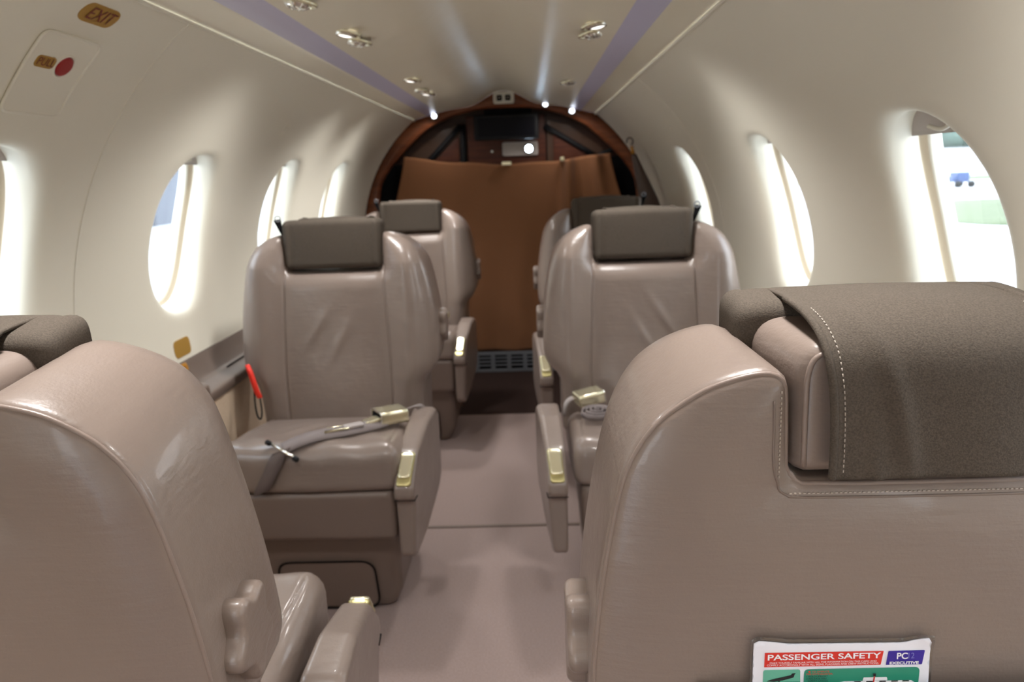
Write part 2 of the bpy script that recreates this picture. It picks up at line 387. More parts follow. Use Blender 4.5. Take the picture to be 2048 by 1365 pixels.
for side, ws in ((-1, LW), (1, RW)):
    for w in ws:
        wn += 1; D = DEP
        e = empty('window_%d' % wn, wp(side, w, SCW, 0.03)); tag(e, kind='structure')
        L = np.array(e.location)
        def rel(V): return [np.array(v)-L for v in V]
        V, Fc = ringmesh([oval(side, w, .99, D+.020), oval(side, w, 1.03, D+.022), oval(side, w, 1.03, D+.028), oval(side, w, .975, D+.031), oval(side, w, .955, D+.034)])
        obj('shade_track', rel(V), Fc, 'shadepocket', e)
        V, Fc = ringmesh([oval(side, w, .965, D+.033), oval(side, w, .94, D+.034), oval(side, w, .93, D+.038), oval(side, w, .93, D+.050), oval(side, w, .95, D+.055), oval(side, w, 1.0, D+.056)])
        obj('window_frame', rel(V), Fc, 'frame', e)
        for ou, sc in ((.040, .930), (.052, .935)):
            V, Fc = ringmesh([oval(side, w, sc*t, D+ou) for t in (1, .8, .6, .4, .2, .02)])
            obj('pane', rel(V), Fc, 'pane', e)
        # partly lowered shade in the top of the opening
        sd = 0.136 if side > 0 and abs(w-1.115) < .1 else 0.150
        V = []; Fc = []; cols = 21; rows = 6
        for o2 in (0.0, 0.003):
            for j in range(rows):
                for i in range(cols):
                    ds = sd+(HS*1.0-sd)*j/(rows-1); wy = HY*(max(0, 1-(ds/HS)**2.35))**(1/2.35)*.995+0.001
                    V.append(wp(side, w-wy+2*wy*i/(cols-1), SCW+ds, D+.012+o2))
        for b in (0, rows*cols):
            for j in range(rows-1):
                for i in range(cols-1): Fc.append((b+j*cols+i, b+j*cols+i+1, b+(j+1)*cols+i+1, b+(j+1)*cols+i))
        for i in range(cols-1): Fc.append((i, i+1, rows*cols+i+1, rows*cols+i))
        sh = obj('shade', rel(V), Fc, 'shade', e)
        hp = [wp(side, w-.03+.06*t, SCW+sd+.014-.006*math.sin(math.pi*t), D+.008) for t in np.linspace(0, 1, 12)]
        V, Fc = tube(hp, .003, 8); o = obj('shade_handle', rel(V), Fc, 'frame', sh)

# ceiling: ogee section between the cornices
HC = [(0.0, 1.437), (0.045, 1.430), (0.09, 1.407), (0.13, 1.385), (0.17, 1.370), (0.22, 1.362), (0.265, 1.357), (0.30, 1.351), (0.330, 1.3435)]
HS2 = [(0.330, 1.3435), (0.345, 1.339), (0.36, 1.334), (0.376, 1.329)]
HO = [(0.376, 1.329), (0.392, 1.331), (0.42, 1.325), (0.449, 1.3155), (0.456, 1.3125), (0.458, 1.318)]
hc = spline([(-HC[1][0], HC[1][1])]+HC, 5)[5:]
def sweep(section, ya, yb, m, name, ny=60, crv=None, parent=None, th=0.0):
    V = []; Fc = []; n = len(section)
    for j in range(ny+1):
        y = ya+(yb-ya)*j/ny
        for x, z in section: V.append((x, y, z))
    for j in range(ny):
        for i in range(n-1): Fc.append((j*n+i, j*n+i+1, (j+1)*n+i+1, (j+1)*n+i))
    return obj(name, V, Fc, m, parent)
sec = [(-p[0], p[1]) for p in hc[::-1]][:-1]+[(p[0], p[1]) for p in hc]
tag(sweep(sec, Y0, Y1, 'ceiling', 'ceiling'), kind='structure')
k_ = 0
for sgn in (-1, 1):
    k_ += 1
    tag(sweep([(sgn*x, z-0.0006) for x, z in spline([(.327, 1.3445)]+HS2[1:3]+[(.381, 1.3285)], 4)], Y0, Y1-0.01, 'strip', 'trim_%d' % k_), kind='structure')
    k_ += 1
    tag(sweep([(sgn*x, z) for x, z in spline(HO, 4)], Y0, Y1, 'ceiling', 'trim_%d' % k_), kind='structure')
# joints between lining panels: a narrow raised lip along the section
def joint(side, y, name):
    pts = [wp(side, y, S_LO+(S_HI-S_LO)*t, -0.0002) for t in np.linspace(0, 1, 50)]
    V, Fc = strap(pts, 0.004, (0, 1, 0), 0.0022); tag(obj(name, V, Fc, 'frame'), kind='structure')
joint(-1, 1.36, 'trim_5'); joint(1, 2.43, 'trim_6'); joint(1, 0.76, 'trim_7')
for sgn, nm in ((-1, 'trim_8'), (1, 'trim_9')):      # cornice lip
    V, Fc = tube([(sgn*0.4520, y, 1.3085) for y in np.linspace(Y0, Y1, 20)], 0.0036, 8); tag(obj(nm, V, Fc, 'frame'), kind='structure')

# floor, dark brown forward section, cross strip
m_ = MB(); m_.box(-0.72, 0.72, Y0, 3.16, -0.03, 0.0); tag(m_.build('floor', 'carpet', smooth=False), kind='structure')
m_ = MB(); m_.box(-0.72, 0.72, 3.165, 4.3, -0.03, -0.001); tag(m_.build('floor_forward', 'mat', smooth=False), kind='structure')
m_ = MB(); m_.box(-0.66, 0.66, 2.078, 2.090, 0.0, 0.003); tag(m_.build('trim_10', 'leather_dark', smooth=False), kind='structure')
# lower side walls: leather ledge over beige carpeted panel
def low(side, x_in, nums):
    sx_ = side
    sec = [(.744, .622), (.741, .618), (.736, .60), (.727, .578), (.715, .560), (.700, .555), (x_in+.012, .5515), (x_in+.003, .548), (x_in, .541), (x_in+.002, .53), (x_in+.008, .520), (x_in+.02, .516)]
    sec = [(sx_*x, z) for x, z in spline(sec, 4)]
    ya = -0.8 if side < 0 else Y0
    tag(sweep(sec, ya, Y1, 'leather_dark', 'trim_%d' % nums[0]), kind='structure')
    sec = [(sx_*(x_in+.010), .525), (sx_*(x_in+.008), .40), (sx_*(x_in+.008), .20), (sx_*(x_in), .03), (sx_*(x_in-.01), 0.0)]
    tag(sweep(sec, ya, Y1, 'sidecarpet', 'baseboard_'+('left' if side < 0 else 'right')), kind='structure')
low(-1, .660, (11,)); low(1, .668, (12,))
# aft wall and cargo doorway frame
V = [(0, Y0, ZC)]; outl = [(-.745, 0)]+[(wp(-1, 0, s)[0], wp(-1, 0, s)[2]) for s in np.linspace(S_LO, S_HI, 20)]+[(x, z) for x, z in sec[:0]]
pr = [(-.72, 0.0)]+[(wp(-1, 0, s)[0], wp(-1, 0, s)[2]) for s in np.linspace(S_LO, S_HI, 24)]
pr += [(-p[0], p[1]) for p in hc[::-1]]+[(p[0], p[1]) for p in hc[1:]]
pr += [(wp(1, 0, s)[0], wp(1, 0, s)[2]) for s in np.linspace(S_HI, S_LO, 24)]+[(.72, 0.0)]
PROFILE = pr
V = [(0, Y0, .7)]+[(x, Y0, z) for x, z in pr]; Fc = [(0, i, i+1) for i in range(1, len(pr))]+[(0, len(pr), 1)]
tag(obj('wall_aft', V, Fc, 'lining', smooth=False), kind='structure')

# ------------------------------------------------------------------ forward bulkhead
YB = 3.90
inner = [(-.655, .62), (-.668, .80), (-.655, .97), (-.61, 1.06), (-.545, 1.135), (-.46, 1.215), (-.38, 1.275), (-.265, 1.325), (-.17, 1.348), (-.09, 1.357), (0, 1.36)]
inn = spline(inner, 6); inn = [(p[0], p[1]) for p in inn]; inn = inn+[(-x, z) for x, z in inn[-2::-1]]
i0 = [i for i, p in enumerate(PROFILE) if p[1] >= .62-1e-6]; outp = [PROFILE[i] for i in i0]
def rs(P, n):
    P = np.array(P); L = np.concatenate([[0], np.cumsum(np.linalg.norm(np.diff(P, axis=0), axis=1))]); s = np.linspace(0, L[-1], n)
    return [(np.interp(a, L, P[:, 0]), np.interp(a, L, P[:, 1])) for a in s]
A = rs(outp, 121); B = rs(inn, 121)
rings = []
for t, y in ((0, YB), (.06, YB-.002), (.5, YB-.006), (.93, YB-.002), (1.0, YB+.006), (1.0, YB+.05)):
    rings.append([(a[0]*(1-t)+b[0]*t, y, a[1]*(1-t)+b[1]*t) for a, b in zip(A, B)])
V = [p for r in rings for p in r]; n = 121; Fc = []
for i in range(len(rings)-1):
    for k in range(n-1): Fc.append((i*n+k, i*n+k+1, (i+1)*n+k+1, (i+1)*n+k))
tag(obj('wall_forward_arch', V, Fc, 'wood'), kind='structure')
pb = MB(); pb.box(-.73, -.60, YB, YB+.03, 0, .62); pb.box(.60, .73, YB, YB+.03, 0, .62); tag(pb.build('wall_forward_posts', 'wood', smooth=False), kind='structure')
# recess behind the arch: panels, hinge strips, monitor
pb = MB(); pb.box(-.74, .74, YB+.16, YB+.18, 0, 1.44); 
tag(pb.build('wall_forward', 'walnut', smooth=False), kind='structure')
NP = len(PROFILE); V = [(x, y, z) for y in (YB-.01, YB+.18) for x, z in PROFILE]; Fc = [(i, i+1, NP+i+1, NP+i) for i in range(NP-1)]
tag(obj('wall_forward_return', V, Fc, 'walnut'), kind='structure')
def poly_panel(name, pts, y, th, m, r=0.004):
    V, Fc = slab(roundpoly(pts, r, 3), const(th), const(0), min(.002, th*.4), min(.002, th*.4), lambda u, v, w: (u, y-w, v), sp=.03, osp=.012, sides=2)
    return V, Fc
YP = YB+.13
e = empty('partition_panel', (0, YP, 0)); tag(e, 'dark varnished wood cockpit partition with tinted side panels behind the brown curtain', 'partition')
def eadd(name, pts, y, th, m):
    V, Fc = poly_panel(name, pts, y-YP, th, m); return obj(name, V, Fc, m, e)
eadd('centre_panel', [(-.205, .75), (.205, .75), (.205, 1.33), (-.205, 1.33)], YP+.02, .012, 'redwood')
eadd('side_panel', [(-.60, .9), (-.215, .9), (-.215, 1.30), (-.33, 1.27), (-.50, 1.15)], YP+.02, .010, 'tinted')
eadd('side_panel', [(.215, .9), (.60, .9), (.50, 1.15), (.33, 1.27), (.215, 1.30)], YP+.02, .010, 'tinted')
eadd('lower_panel', [(-.40, 1.0), (-.245, 1.0), (-.245, 1.235), (-.40, 1.09)], YP+.005, .008, 'redwood')
eadd('lower_panel', [(.245, 1.0), (.52, 1.0), (.45, 1.11), (.245, 1.235)], YP+.005, .008, 'redwood')
for P_ in ([(-.232, 1.285), (-.44, 1.08)], [(-.222, 1.29), (-.228, .98)], [(.20, 1.27), (.47, 1.105)], [(.47, 1.105), (.58, 1.15)]):
    a, b = [np.array((p[0], 0, p[1])) for p in P_]; V, Fc = strap([a+(b-a)*t for t in np.linspace(0, 1, 5)], .026, np.cross(b-a, (0, 1, 0)), .008)
    obj('hinge_strip', [v+np.array((0, -.012, 0)) for v in V], Fc, 'black', e)
V, Fc = poly_panel('x', [(-.02, 1.125), (.165, 1.125), (.165, 1.195), (-.02, 1.195)], 0, .006, 'grille'); obj('switch_plate', V, Fc, 'shade', e)
V, Fc = slab([(.008*math.cos(a), .008*math.sin(a)) for a in np.linspace(0, 6.28, 16)[:-1]], const(.01), const(0), .003, .001, lambda u, v, w: (u-.075, -.001-w, v+1.150), sp=.006, sides=2); obj('knob', V, Fc, 'chrome', e)
for sx_ in (-.625, .625):
    pass
# monitor
e = empty('monitor', (0.006, YP-.06, 1.268)); tag(e, 'black flat monitor hung under the arch in front of the wood partition', 'monitor')
m_ = MB(); m_.box(-.165, .165, -.02, .015, -.062, .062); m_.build('housing', 'black', e, bevel=.006)
m_ = MB(); m_.box(-.145, .145, -.0225, -.0195, -.048, .046); m_.build('screen', 'screen', e, smooth=False)
m_ = MB(); m_.box(-.11, .13, -.01, .02, .06, .092); m_.build('bracket', 'blackmatt', e, bevel=.004)
# glowing disc that imitates a bright reflection on the partition
e = empty('reflection_spot', (0.118, YP-.012, 1.158)); tag(e, 'small round blue-white reflection, made as a glowing disc on the wood partition below the monitor', 'lamp')
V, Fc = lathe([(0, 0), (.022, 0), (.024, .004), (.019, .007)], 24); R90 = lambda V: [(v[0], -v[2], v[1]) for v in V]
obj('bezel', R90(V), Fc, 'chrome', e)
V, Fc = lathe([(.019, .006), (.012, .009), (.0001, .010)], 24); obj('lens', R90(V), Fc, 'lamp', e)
# seat belt sign on the arch
e = empty('passenger_sign', (0.0, YB-.004, 1.404)); tag(e, 'small ivory sign with two dark squares at the crown of the wooden arch', 'sign')
V, Fc = slab(roundpoly([(-.052, -.029), (.052, -.029), (.052, .029), (-.052, .029)], .010), const(.012), const(0), .004, .001, lambda u, v, w: (u, -w, v), sp=.01, sides=2); obj('housing', V, Fc, 'ivory', e)
for dx in (-.021, .021):
    V, Fc = slab(roundpoly([(-.014, -.014), (.014, -.014), (.014, .014), (-.014, .014)], .002), const(.0135), const(.010), .001, .001, lambda u, v, w: (u+dx, -w, v-.001), sp=.01, sides=1); obj('display', V, Fc, 'blackmatt', e)
    m_ = MB(); m_.box(dx-.006, dx+.006, -.0142, -.0136, -.002, .001); m_.build('symbol', 'shade', e, smooth=False)
# small lit lamps where the ceiling strips end and near the crown
for i, (x, z, lab) in enumerate(((-.345, 1.326, 'small chrome lit lamp at the front end of the left ceiling strip'), (.335, 1.325, 'small chrome lit lamp at the front end of the right ceiling strip'), (.205, 1.362, 'small chrome lit lamp on the arch right of the ivory sign'))):
    e = empty('spot_lamp', (x, YB-.03, z)); tag(e, lab, 'lamp', 'small lamps along the wooden arch')
    V, Fc = lathe([(0, 0), (.020, 0), (.022, .006), (.017, .02), (.012, .022)], 20); obj('bezel', R90(V), Fc, 'chrome', e)
    V, Fc = lathe([(.013, .0215), (.006, .024), (.0001, .0245)], 20); obj('lens', R90(V), Fc, 'lampdim', e)
    ld = bpy.data.lights.new('arch_lamp', 'SPOT'); ld.energy = 0.8; ld.color = (1.0, .95, .9); ld.spot_size = math.radians(150); ld.spot_blend = 1.0; ld.shadow_soft_size = .02
    lo = bpy.data.objects.new('arch_lamp', ld); COL.objects.link(lo); lo.parent = e; lo.location = (0, -.06, -.01); lo.rotation_euler = (math.radians(12), 0, 0)

# curtain
CB = []; nu, nv = 110, 60
for j in range(nv+1):
    v = j/nv
    for i in range(nu+1):
        u = i/nu; t = 2*u-1
        ztop = 1.085+0.045*abs(t)**1.8+(-.008*t)+.003*math.sin(u*23)
        hw = .525+.085*min(1, v*3.3)**1.2
        z = ztop*(1-v)+0.105*v
        k = max(0, 1-v*1.2)
        y = YB+.035+0.010*math.sin(u*17+v*2.0)*(0.35+v)+0.008*math.sin(u*41+3*v)*v
        y -= .050*math.exp(-((t-.60+.28*v)/.045)**2)*k+.035*math.exp(-((t-.86+.10*v)/.045)**2)*k
        y += .020*math.exp(-((t-.50+.30*v)/.05)**2)*k
        CB.append((t*hw+0.003, y, z))
Fc = [(j*(nu+1)+i, j*(nu+1)+i+1, (j+1)*(nu+1)+i+1, (j+1)*(nu+1)+i) for j in range(nv) for i in range(nu)]
cu = obj('curtain', CB, Fc, 'curtain'); so = cu.modifiers.new('thickness', 'SOLIDIFY'); so.thickness = .003
tag(cu, 'brown cloth curtain hung sagging across the cockpit doorway down to the floor grille', 'curtain')
for x, w, lab in ((.002, .05, 'pale yellow clip at the middle of the curtain top edge'), (.285, .022, 'small pale yellow clip right of centre on the curtain top edge')):
    z = 1.088 if x < .1 else 1.10
    m_ = MB(); m_.box(x-w/2, x+w/2, YB+.002, YB+.042, z-.012, z+.008); tag(m_.build('curtain_clip', 'gold', bevel=.003), lab, 'clip', 'clips on the curtain')
# floor level grille
e = empty('floor_grille', (0, YB-.02, 0)); tag(e, 'grey slotted ventilation grille at floor level under the brown curtain', 'grille')
m_ = MB(); x = -.60
m_.box(-.62, .62, 0, .012, 0.092, .110); m_.box(-.62, .62, 0, .012, 0.0, .016)
xs = np.arange(-.62, .63, .0855)
for xx in xs: m_.box(xx-.011+.0, xx+.011, -.001, .012, .012, .096)
for zz in (.0365, .0565, .0765): m_.box(-.62, .62, .001, .010, zz-.0035, zz+.0035)
m_.build('slotted_face', 'grille', e, smooth=False, bevel=.0015)
m_ = MB(); m_.box(-.62, .62, .016, .02, 0.0, .11); m_.build('backing', 'blackmatt', e, smooth=False)
# black side returns beside the curtain
for sgn, nm in ((-1, 13), (1, 14)):
    m_ = MB(); m_.box(min(sgn*.50, sgn*.70), max(sgn*.50, sgn*.70), YB+.075, YB+.08, .10, 1.10); tag(m_.build('trim_%d' % nm, 'blackmatt', smooth=False), kind='structure')

# ------------------------------------------------------------------ seats
def seat(side, name='cabin_seat'):
    """local frame: sitter faces -y, headrest front at y = 0, inboard side = +x * side"""
    e = empty(name)
    H = [(.120, .812), (.121, .86), (.123, .895), (.132, .906), (.150, .905), (.178, .892), (.206, .866), (.228, .82), (.243, .75), (.2525, .67), (.255, .60), (.250, .568), (.236, .545), (.220, .530), (.212, .50), (.210, .44), (.210, .385)]
    top = [H[0], (.1, .8095)]
    half = spline(H[1:], 5); half = [tuple(p) for p in half]
    right = [(.0, .810), (.06, .810), (.108, .811), (.117, .814), (.120, .822)]+half
    outl = right+[(.20, .372), (.15, .370), (0, .370)]
    full = outl+[(-x, z) for x, z in outl[-2:0:-1]]
    # front surface (w grows towards the sitter)
    def front(x, z):
        w = .050*(0.94-z)/.52
        ax = abs(x)
        b = .030*math.exp(-((ax-.190)/.042)**2)*min(1, max(0, (z-.42)/.12))*min(1, max(.35, (.93-z)/.10))
        c = .006*math.cos(min(1, ax/.128)*math.pi/2)
        lum = .010*math.exp(-((z-.50)/.09)**2)*max(0, 1-(ax/.13)**2)
        dia = .004*math.exp(-(((z-.66)-1.6*(x*side+.055))/.016)**2)*math.exp(-((z-.665)/.05)**2)
        dia += .0035*math.exp(-(((z-.62)-1.9*(x*side+.00))/.02)**2)*math.exp(-((z-.63)/.05)**2)
        return w+b+c+lum+dia+.012
    hz = [p_[1] for p_ in H[::-1] if p_[1] < .9]; hx = [p_[0] for p_ in H[::-1] if p_[1] < .9 and True]
    oz = [p_[1] for p_ in H[:3:-1]]; ox0 = [p_[0] for p_ in H[:3:-1]]; tx = [p_[0] for p_ in H[3:8]]; tz = [p_[1] for p_ in H[3:8]]
    def rear(x, z):
        ax = abs(x); d = min(np.interp(z, oz, ox0)-ax, (np.interp(ax, tx, tz)-z)*.8 if ax > .12 else .1)
        d = min(d, (ax-.12) if z > .81 else math.hypot(max(0, ax-.12), z-.81) if ax > .12 else .81-z, z-.37); d = max(0, d)
        return -.136-.006*math.exp(-((z-.62)/.16)**2)*(1-min(1, (ax/.26)**4))-.009*(1-math.exp(-(d/.022)**1.3))
    def fm(u, v, w):
        ax = abs(u); d = min(1, max(0, -w/.14)); k = .016*d*math.exp(-((ax-.121)/.04)**2)*min(1, max(0, (v-.785)/.025))
        vv = v-.012*d*min(1, max(0, (v-.82)/.06))
        return (u-math.copysign(k, u), -w, vv)
    seamx = [[(sg*x, z) for x, z in ((.127, .845), (.128, .78), (.132, .68), (.136, .58), (.136, .48), (.134, .39))] for sg in (-1, 1)]
    V, Fc = slab(full, front, rear, .040, .008, fm, sp=.0085, osp=.006, seams=[[tuple(p) for p in spline(s, 4)] for s in seamx], sides=8, groove=.004)
    back = obj('backrest', V, Fc, 'leather', e)
    # piping along the rear contour and the notch
    def rp(x, z, o=.0028): return fm(x, z, rear(x, z)+o)
    O_ = resample(full, .006); T_ = np.roll(O_, -1, 0)-np.roll(O_, 1, 0); T_ /= np.linalg.norm(T_, axis=1)[:, None]; Nn_ = np.stack([-T_[:, 1], T_[:, 0]], 1)
    ar = .5*np.sum(O_[:, 0]*np.roll(O_[:, 1], -1)-np.roll(O_[:, 0], -1)*O_[:, 1]); Nn_ *= (1 if ar > 0 else -1)
    P_ = [np.array(rp(*(o+n_*.0036))) for o, n_ in zip(O_, Nn_)]
    V, Fc = tube(P_, .0022, 8, closed=True); obj('piping', V, Fc, 'piping', back)
    npth = [(.134, .885), (.1335, .86), (.133, .825), (.1285, .808), (.118, .8005), (.100, .7985), (0, .7978)]
    npth = npth+[(-x, z) for x, z in npth[-2::-1]]
    P_ = [np.array(rp(x, z, .0002)) for x, z in [tuple(q) for q in spline(npth, 5)]]
    V, Fc = tube(P_, .0011, 8); obj('notch_seam', V, Fc, 'leather_dark', back)
    # pale stitches below the notch
    m_ = MB()
    for k in range(64):
        t = -.105+.21*k/63; p = np.array(rp(t, .8015, .0)); m_.box(t-.0009, t+.0009, p[1]-.003, p[1]+.001, p[2]-.0004, p[2]+.0004)
    for sg in (-1, 1):
        for k in range(20):
            z = .815+.004*k; p = np.array(rp(sg*.1295, z, .0)); m_.box(p[0]-.0004, p[0]+.0004, p[1]-.003, p[1]+.001, p[2]-.0009, p[2]+.0009)
    m_.build('stitching', 'thread', back, smooth=False)
    # headrest
    ho = roundpoly([(-.121, .816), (.121, .816), (.121, .929), (-.121, .929)], [.012, .012, .03, .03], 7)
    def fh(u, v, w):
        d = min(1, max(0, -w/.14)); return (u*(1-.175*d), -w, .815+(v-.816)*(1-.05*d))
    V, Fc = slab(ho, const(.002), const(-.139), .02, .013, fh, sp=.01, osp=.006, sides=8)
    hr = obj('headrest', V, Fc, 'leather', e)
    for sg in (-1, 1):
        pp = [(sg*.0955, .137, .822), (sg*.0965, .138, .87), (sg*.096, .138, .895), (sg*.090, .138, .911), (sg*.07, .1375, .9175)]
        V, Fc = tube(spline(pp, 5), .0022, 8); obj('piping', V, Fc, 'piping', hr)
    # cloth cover: front part and flap over the back
    co = roundpoly([(-.125, .818), (.125, .818), (.126, .9410), (-.126, .9410)], [.012, .012, .018, .018], 6)
    cf = lambda u, v: .012+.004*math.cos(u/.129*math.pi/2)+.0025*math.exp(-((abs(u)-.114)/.006)**2)-.003*math.exp(-((abs(u)-.105)/.005)**2)
    def fcv(u, v, w):
        d = min(1, max(0, -w/.05)); return (u, -w, v-.004*d*d+.0015*math.cos(u/.13*1.57)*(v > .9))
    V, Fc = slab(co, cf, const(-.056), .014, .012, fcv, sp=.007, osp=.005, sides=5)
    cv = obj('headrest_cover', V, Fc, 'cloth', e)
    prof = spline([(.0, .9415), (.03, .9435), (.07, .9430), (.102, .9390), (.126, .930), (.142, .915), (.1495, .893), (.151, .87), (.151, .84), (.150, .8165)], 6)
    nx = 44; V = []
    for j, (y, z) in enumerate(prof):
        t = j/(len(prof)-1); hw = .086-.004*t+.0025*math.sin(t*5)
        for i in range(nx+1):
            u = i/nx*2-1; x = u*hw
            f = .0045*math.exp(-((-x*side+.058-.034*max(0, t-.35)*1.6)/.0065)**2)*min(1, max(0, (t-.25)*3))*(1 if t < .93 else .5)
            f += .003*math.exp(-((-x*side+.064-.016*t)/.004)**2)*max(0, t-.7)*3
            f += .003*math.exp(-((abs(u)-.985)/.03)**2)+.0015*math.sin(x*60+t*4)*t
            dn = max(0, min(1, (t-.25)*2)); V.append((x, y+f*dn-(abs(u)**3)*.003*dn, z+f*(1-dn)-.004*abs(u)**2.5*(1-dn)))
    Fc = [(j*(nx+1)+i, j*(nx+1)+i+1, (j+1)*(nx+1)+i+1, (j+1)*(nx+1)+i) for j in range(len(prof)-1) for i in range(nx)]
    fl = obj('cover_flap', V, Fc, 'cloth', cv); so = fl.modifiers.new('thickness', 'SOLIDIFY'); so.thickness = .0035; so.offset = 0
    for sg in (-1, 1):
        m_ = MB(); col = (2 if sg < 0 else nx-2)
        pts = [np.array(V[j*(nx+1)+col]) for j in range(16, len(prof)-1)]
        L = [0]
        for a, b in zip(pts[:-1], pts[1:]): L.append(L[-1]+np.linalg.norm(b-a))
        pts = np.array(pts); q = np.arange(0, L[-1]-.003, .0042)
        for s_ in q:
            a = np.array([np.interp(s_, L, pts[:, k]) for k in range(3)]); b = np.array([np.interp(s_+.0024, L, pts[:, k]) for k in range(3)])
            tdir = b-a; outw = np.cross(tdir, (1, 0, 0)); outw /= np.linalg.norm(outw)
            if outw[1]+outw[2] < 0: outw = -outw
            vv, ff = tube([a+outw*.0021, b+outw*.0021], .00045, 5); m_.add(vv, ff)
        m_.build('hem_stitching', 'thread', fl)
        col = 0 if sg < 0 else nx
        V2, F2 = tube([np.array(V[j*(nx+1)+col]) for j in range(10, len(prof))], .0030, 7); obj('hem_edge', V2, F2, 'cloth', fl)
    # hook loop on the outboard top corner
    ox = -side
    V, Fc = tube([(ox*(.134+.007*math.cos(a)), -.003, .947+.007*math.sin(a)) for a in np.linspace(0, 2*math.pi, 17)[:-1]], .0016, 7, closed=True)
    hk = obj('hook_loop', V, Fc, 'grille', e)
    V, Fc = slab(roundpoly([(ox*.126, .900), (ox*.131, .946), (ox*.147, .944), (ox*.134, .915)], .002, 2), const(.002), const(-.012), .001, .001, lambda u, v, w: (u, -w, v), sp=.01, osp=.004, sides=2)
    obj('hook_tab', V, Fc, 'blackmatt', hk)
    # seat cushion
    cu_ = roundpoly([(-.207, -.045), (-.212, -.20), (-.208, -.355), (-.19, -.372), (0, -.380), (.185, -.372), (.200, -.355), (.203, -.20), (.200, -.045)], [.02, .02, .03, .03, .02, .03, .03, .02, .02], 5)
    cu_ = [(u*side, v) for u, v in cu_]
    def ct(u, v):
        t = -v/.38; z = .430+.050*t-.014*math.exp(-((t-1.02)/.12)**2)
        z += .007*math.exp(-(u/.13)**2)*math.exp(-((t-.5)/.3)**2)+.002*math.sin(u*55+v*40)*math.exp(-((t-.9)/.25)**2)
        z += .002*math.sin(u*90-v*60)*math.exp(-((u*side+.04)/.06)**2)*math.exp(-((t-.6)/.3)**2)
        return z
    cs_ = [[(side*x, y) for x, y in ((-.165, -.05), (-.175, -.16), (-.180, -.33))], [(side*x, y) for x, y in ((.165, -.05), (.172, -.2), (.178, -.335))]]
    V, Fc = slab(cu_, ct, lambda u, v: .335+.03*(-v/.38), .035, .02, lambda u, v, w: (u, v, w), sp=.009, osp=.007, seams=[[tuple(p) for p in spline(s, 4)] for s in cs_], sides=8, groove=.0025)
    cushion = obj('seat_cushion', V, Fc, 'leather', e)
    # front panel under the cushion
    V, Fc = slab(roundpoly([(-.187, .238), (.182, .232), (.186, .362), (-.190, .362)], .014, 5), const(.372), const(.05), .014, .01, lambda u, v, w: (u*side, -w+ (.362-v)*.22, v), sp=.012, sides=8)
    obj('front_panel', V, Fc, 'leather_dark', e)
    # pedestal
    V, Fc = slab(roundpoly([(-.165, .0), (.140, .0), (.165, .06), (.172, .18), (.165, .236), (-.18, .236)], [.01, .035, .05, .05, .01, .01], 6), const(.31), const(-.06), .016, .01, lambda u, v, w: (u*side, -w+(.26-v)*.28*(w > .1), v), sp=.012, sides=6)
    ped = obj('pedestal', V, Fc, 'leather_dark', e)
    V, Fc = slab(roundpoly([(-.125, .006), (.105, .006), (.105, .150), (-.125, .150)], .035, 7), const(.316), const(.300), .004, .002, lambda u, v, w: (u*side, -w+(.26-v)*.28, v), sp=.012, osp=.006, sides=2)
    pc_ = obj('pedestal_cover', V, Fc, 'leather_dark', ped)
    V, Fc = tube([(u*side, -.3168+(.26-v)*.28, v) for u, v in [tuple(a_) for a_ in resample(roundpoly([(-.1265, .0045), (.1065, .0045), (.1065, .1515), (-.1265, .1515)], .036, 7), .01)]], .0022, 6, closed=True); obj('cover_gap', V, Fc, 'blackmatt', ped)
    # inboard armrest: side profile extruded across x, flaring rearwards
    ap = roundpoly([(-.08, .30), (-.11, .27), (-.25, .215), (-.335, .195), (-.365, .212), (-.373, .345), (-.392, .362), (-.390, .385), (-.325, .447), (-.20, .480), (-.11, .483), (-.075, .46)], [.02, .02, .03, .012, .02, .02, .012, .012, .05, .05, .03, .02], 5)
    def fa(u, v, w):
        t = (u+.39)/.30; ox_ = .017*t; return ((.188+ox_*(.55+.45*min(1, max(0, w/.043)))+w*(1+.15*t)-.010*max(0, (.36-v)/.12)*min(1, max(0, w/.043))*max(0, 1-t))*side, u, v-.006)
    V, Fc = slab(ap, lambda u, v: .043, lambda u, v: .0, .012, .008, fa, sp=.010, osp=.006, sides=4)
    arm = obj('armrest', V, Fc, 'leather', e)
    sl = spline([(-.447, .384), (-.446, .3845)], 1)
    V, Fc = tube([fa(-.3825, .3535, w) for w in np.linspace(-.001, .044, 6)]+[fa(u, .3535, .0435) for u in np.linspace(-.38, -.355, 4)], .0012, 6); obj('seam', V, Fc, 'blackmatt', arm)
    # gold latch plate on the sloping nose
    a = np.array((0, -.3885, .3900)); b = np.array((0, -.3290, .4455)); d = b-a; Ls = np.linalg.norm(d); d /= Ls; nn = np.array((0, -d[2], d[1]))
    gp = roundpoly([(-.0155, 0), (.0155, 0), (.0165, Ls), (-.0165, Ls)], .006, 5)
    xo = .2095
    def fg(u, v, w): p = a+d*v+nn*w; return ((xo+u+.006*v/Ls)*side, p[1], p[2]-.006)
    V, Fc = slab(gp, const(.003), const(-.006), .002, .001, fg, sp=.008, osp=.004, sides=2)
    lp = obj('latch_plate', V, Fc, 'golddark', arm)
    gp2 = roundpoly([(-.0135, .016), (.0135, .016), (.0145, Ls-.002), (-.0145, Ls-.002)], .005, 5)
    V, Fc = slab(gp2, lambda u, v: .009-.25*max(0, v-.07)-.0*u, const(.001), .003, .001, fg, sp=.006, osp=.004, sides=2)
    obj('latch_lid', V, Fc, 'gold', lp)
    # recline knob on the inboard side of the back
    kn = [(.035*(1+.17*math.cos(5*a_+.9))*math.cos(a_), .040*(1+.17*math.cos(5*a_+.9))*math.sin(a_)) for a_ in np.linspace(0, 2*math.pi, 61)[:-1]]
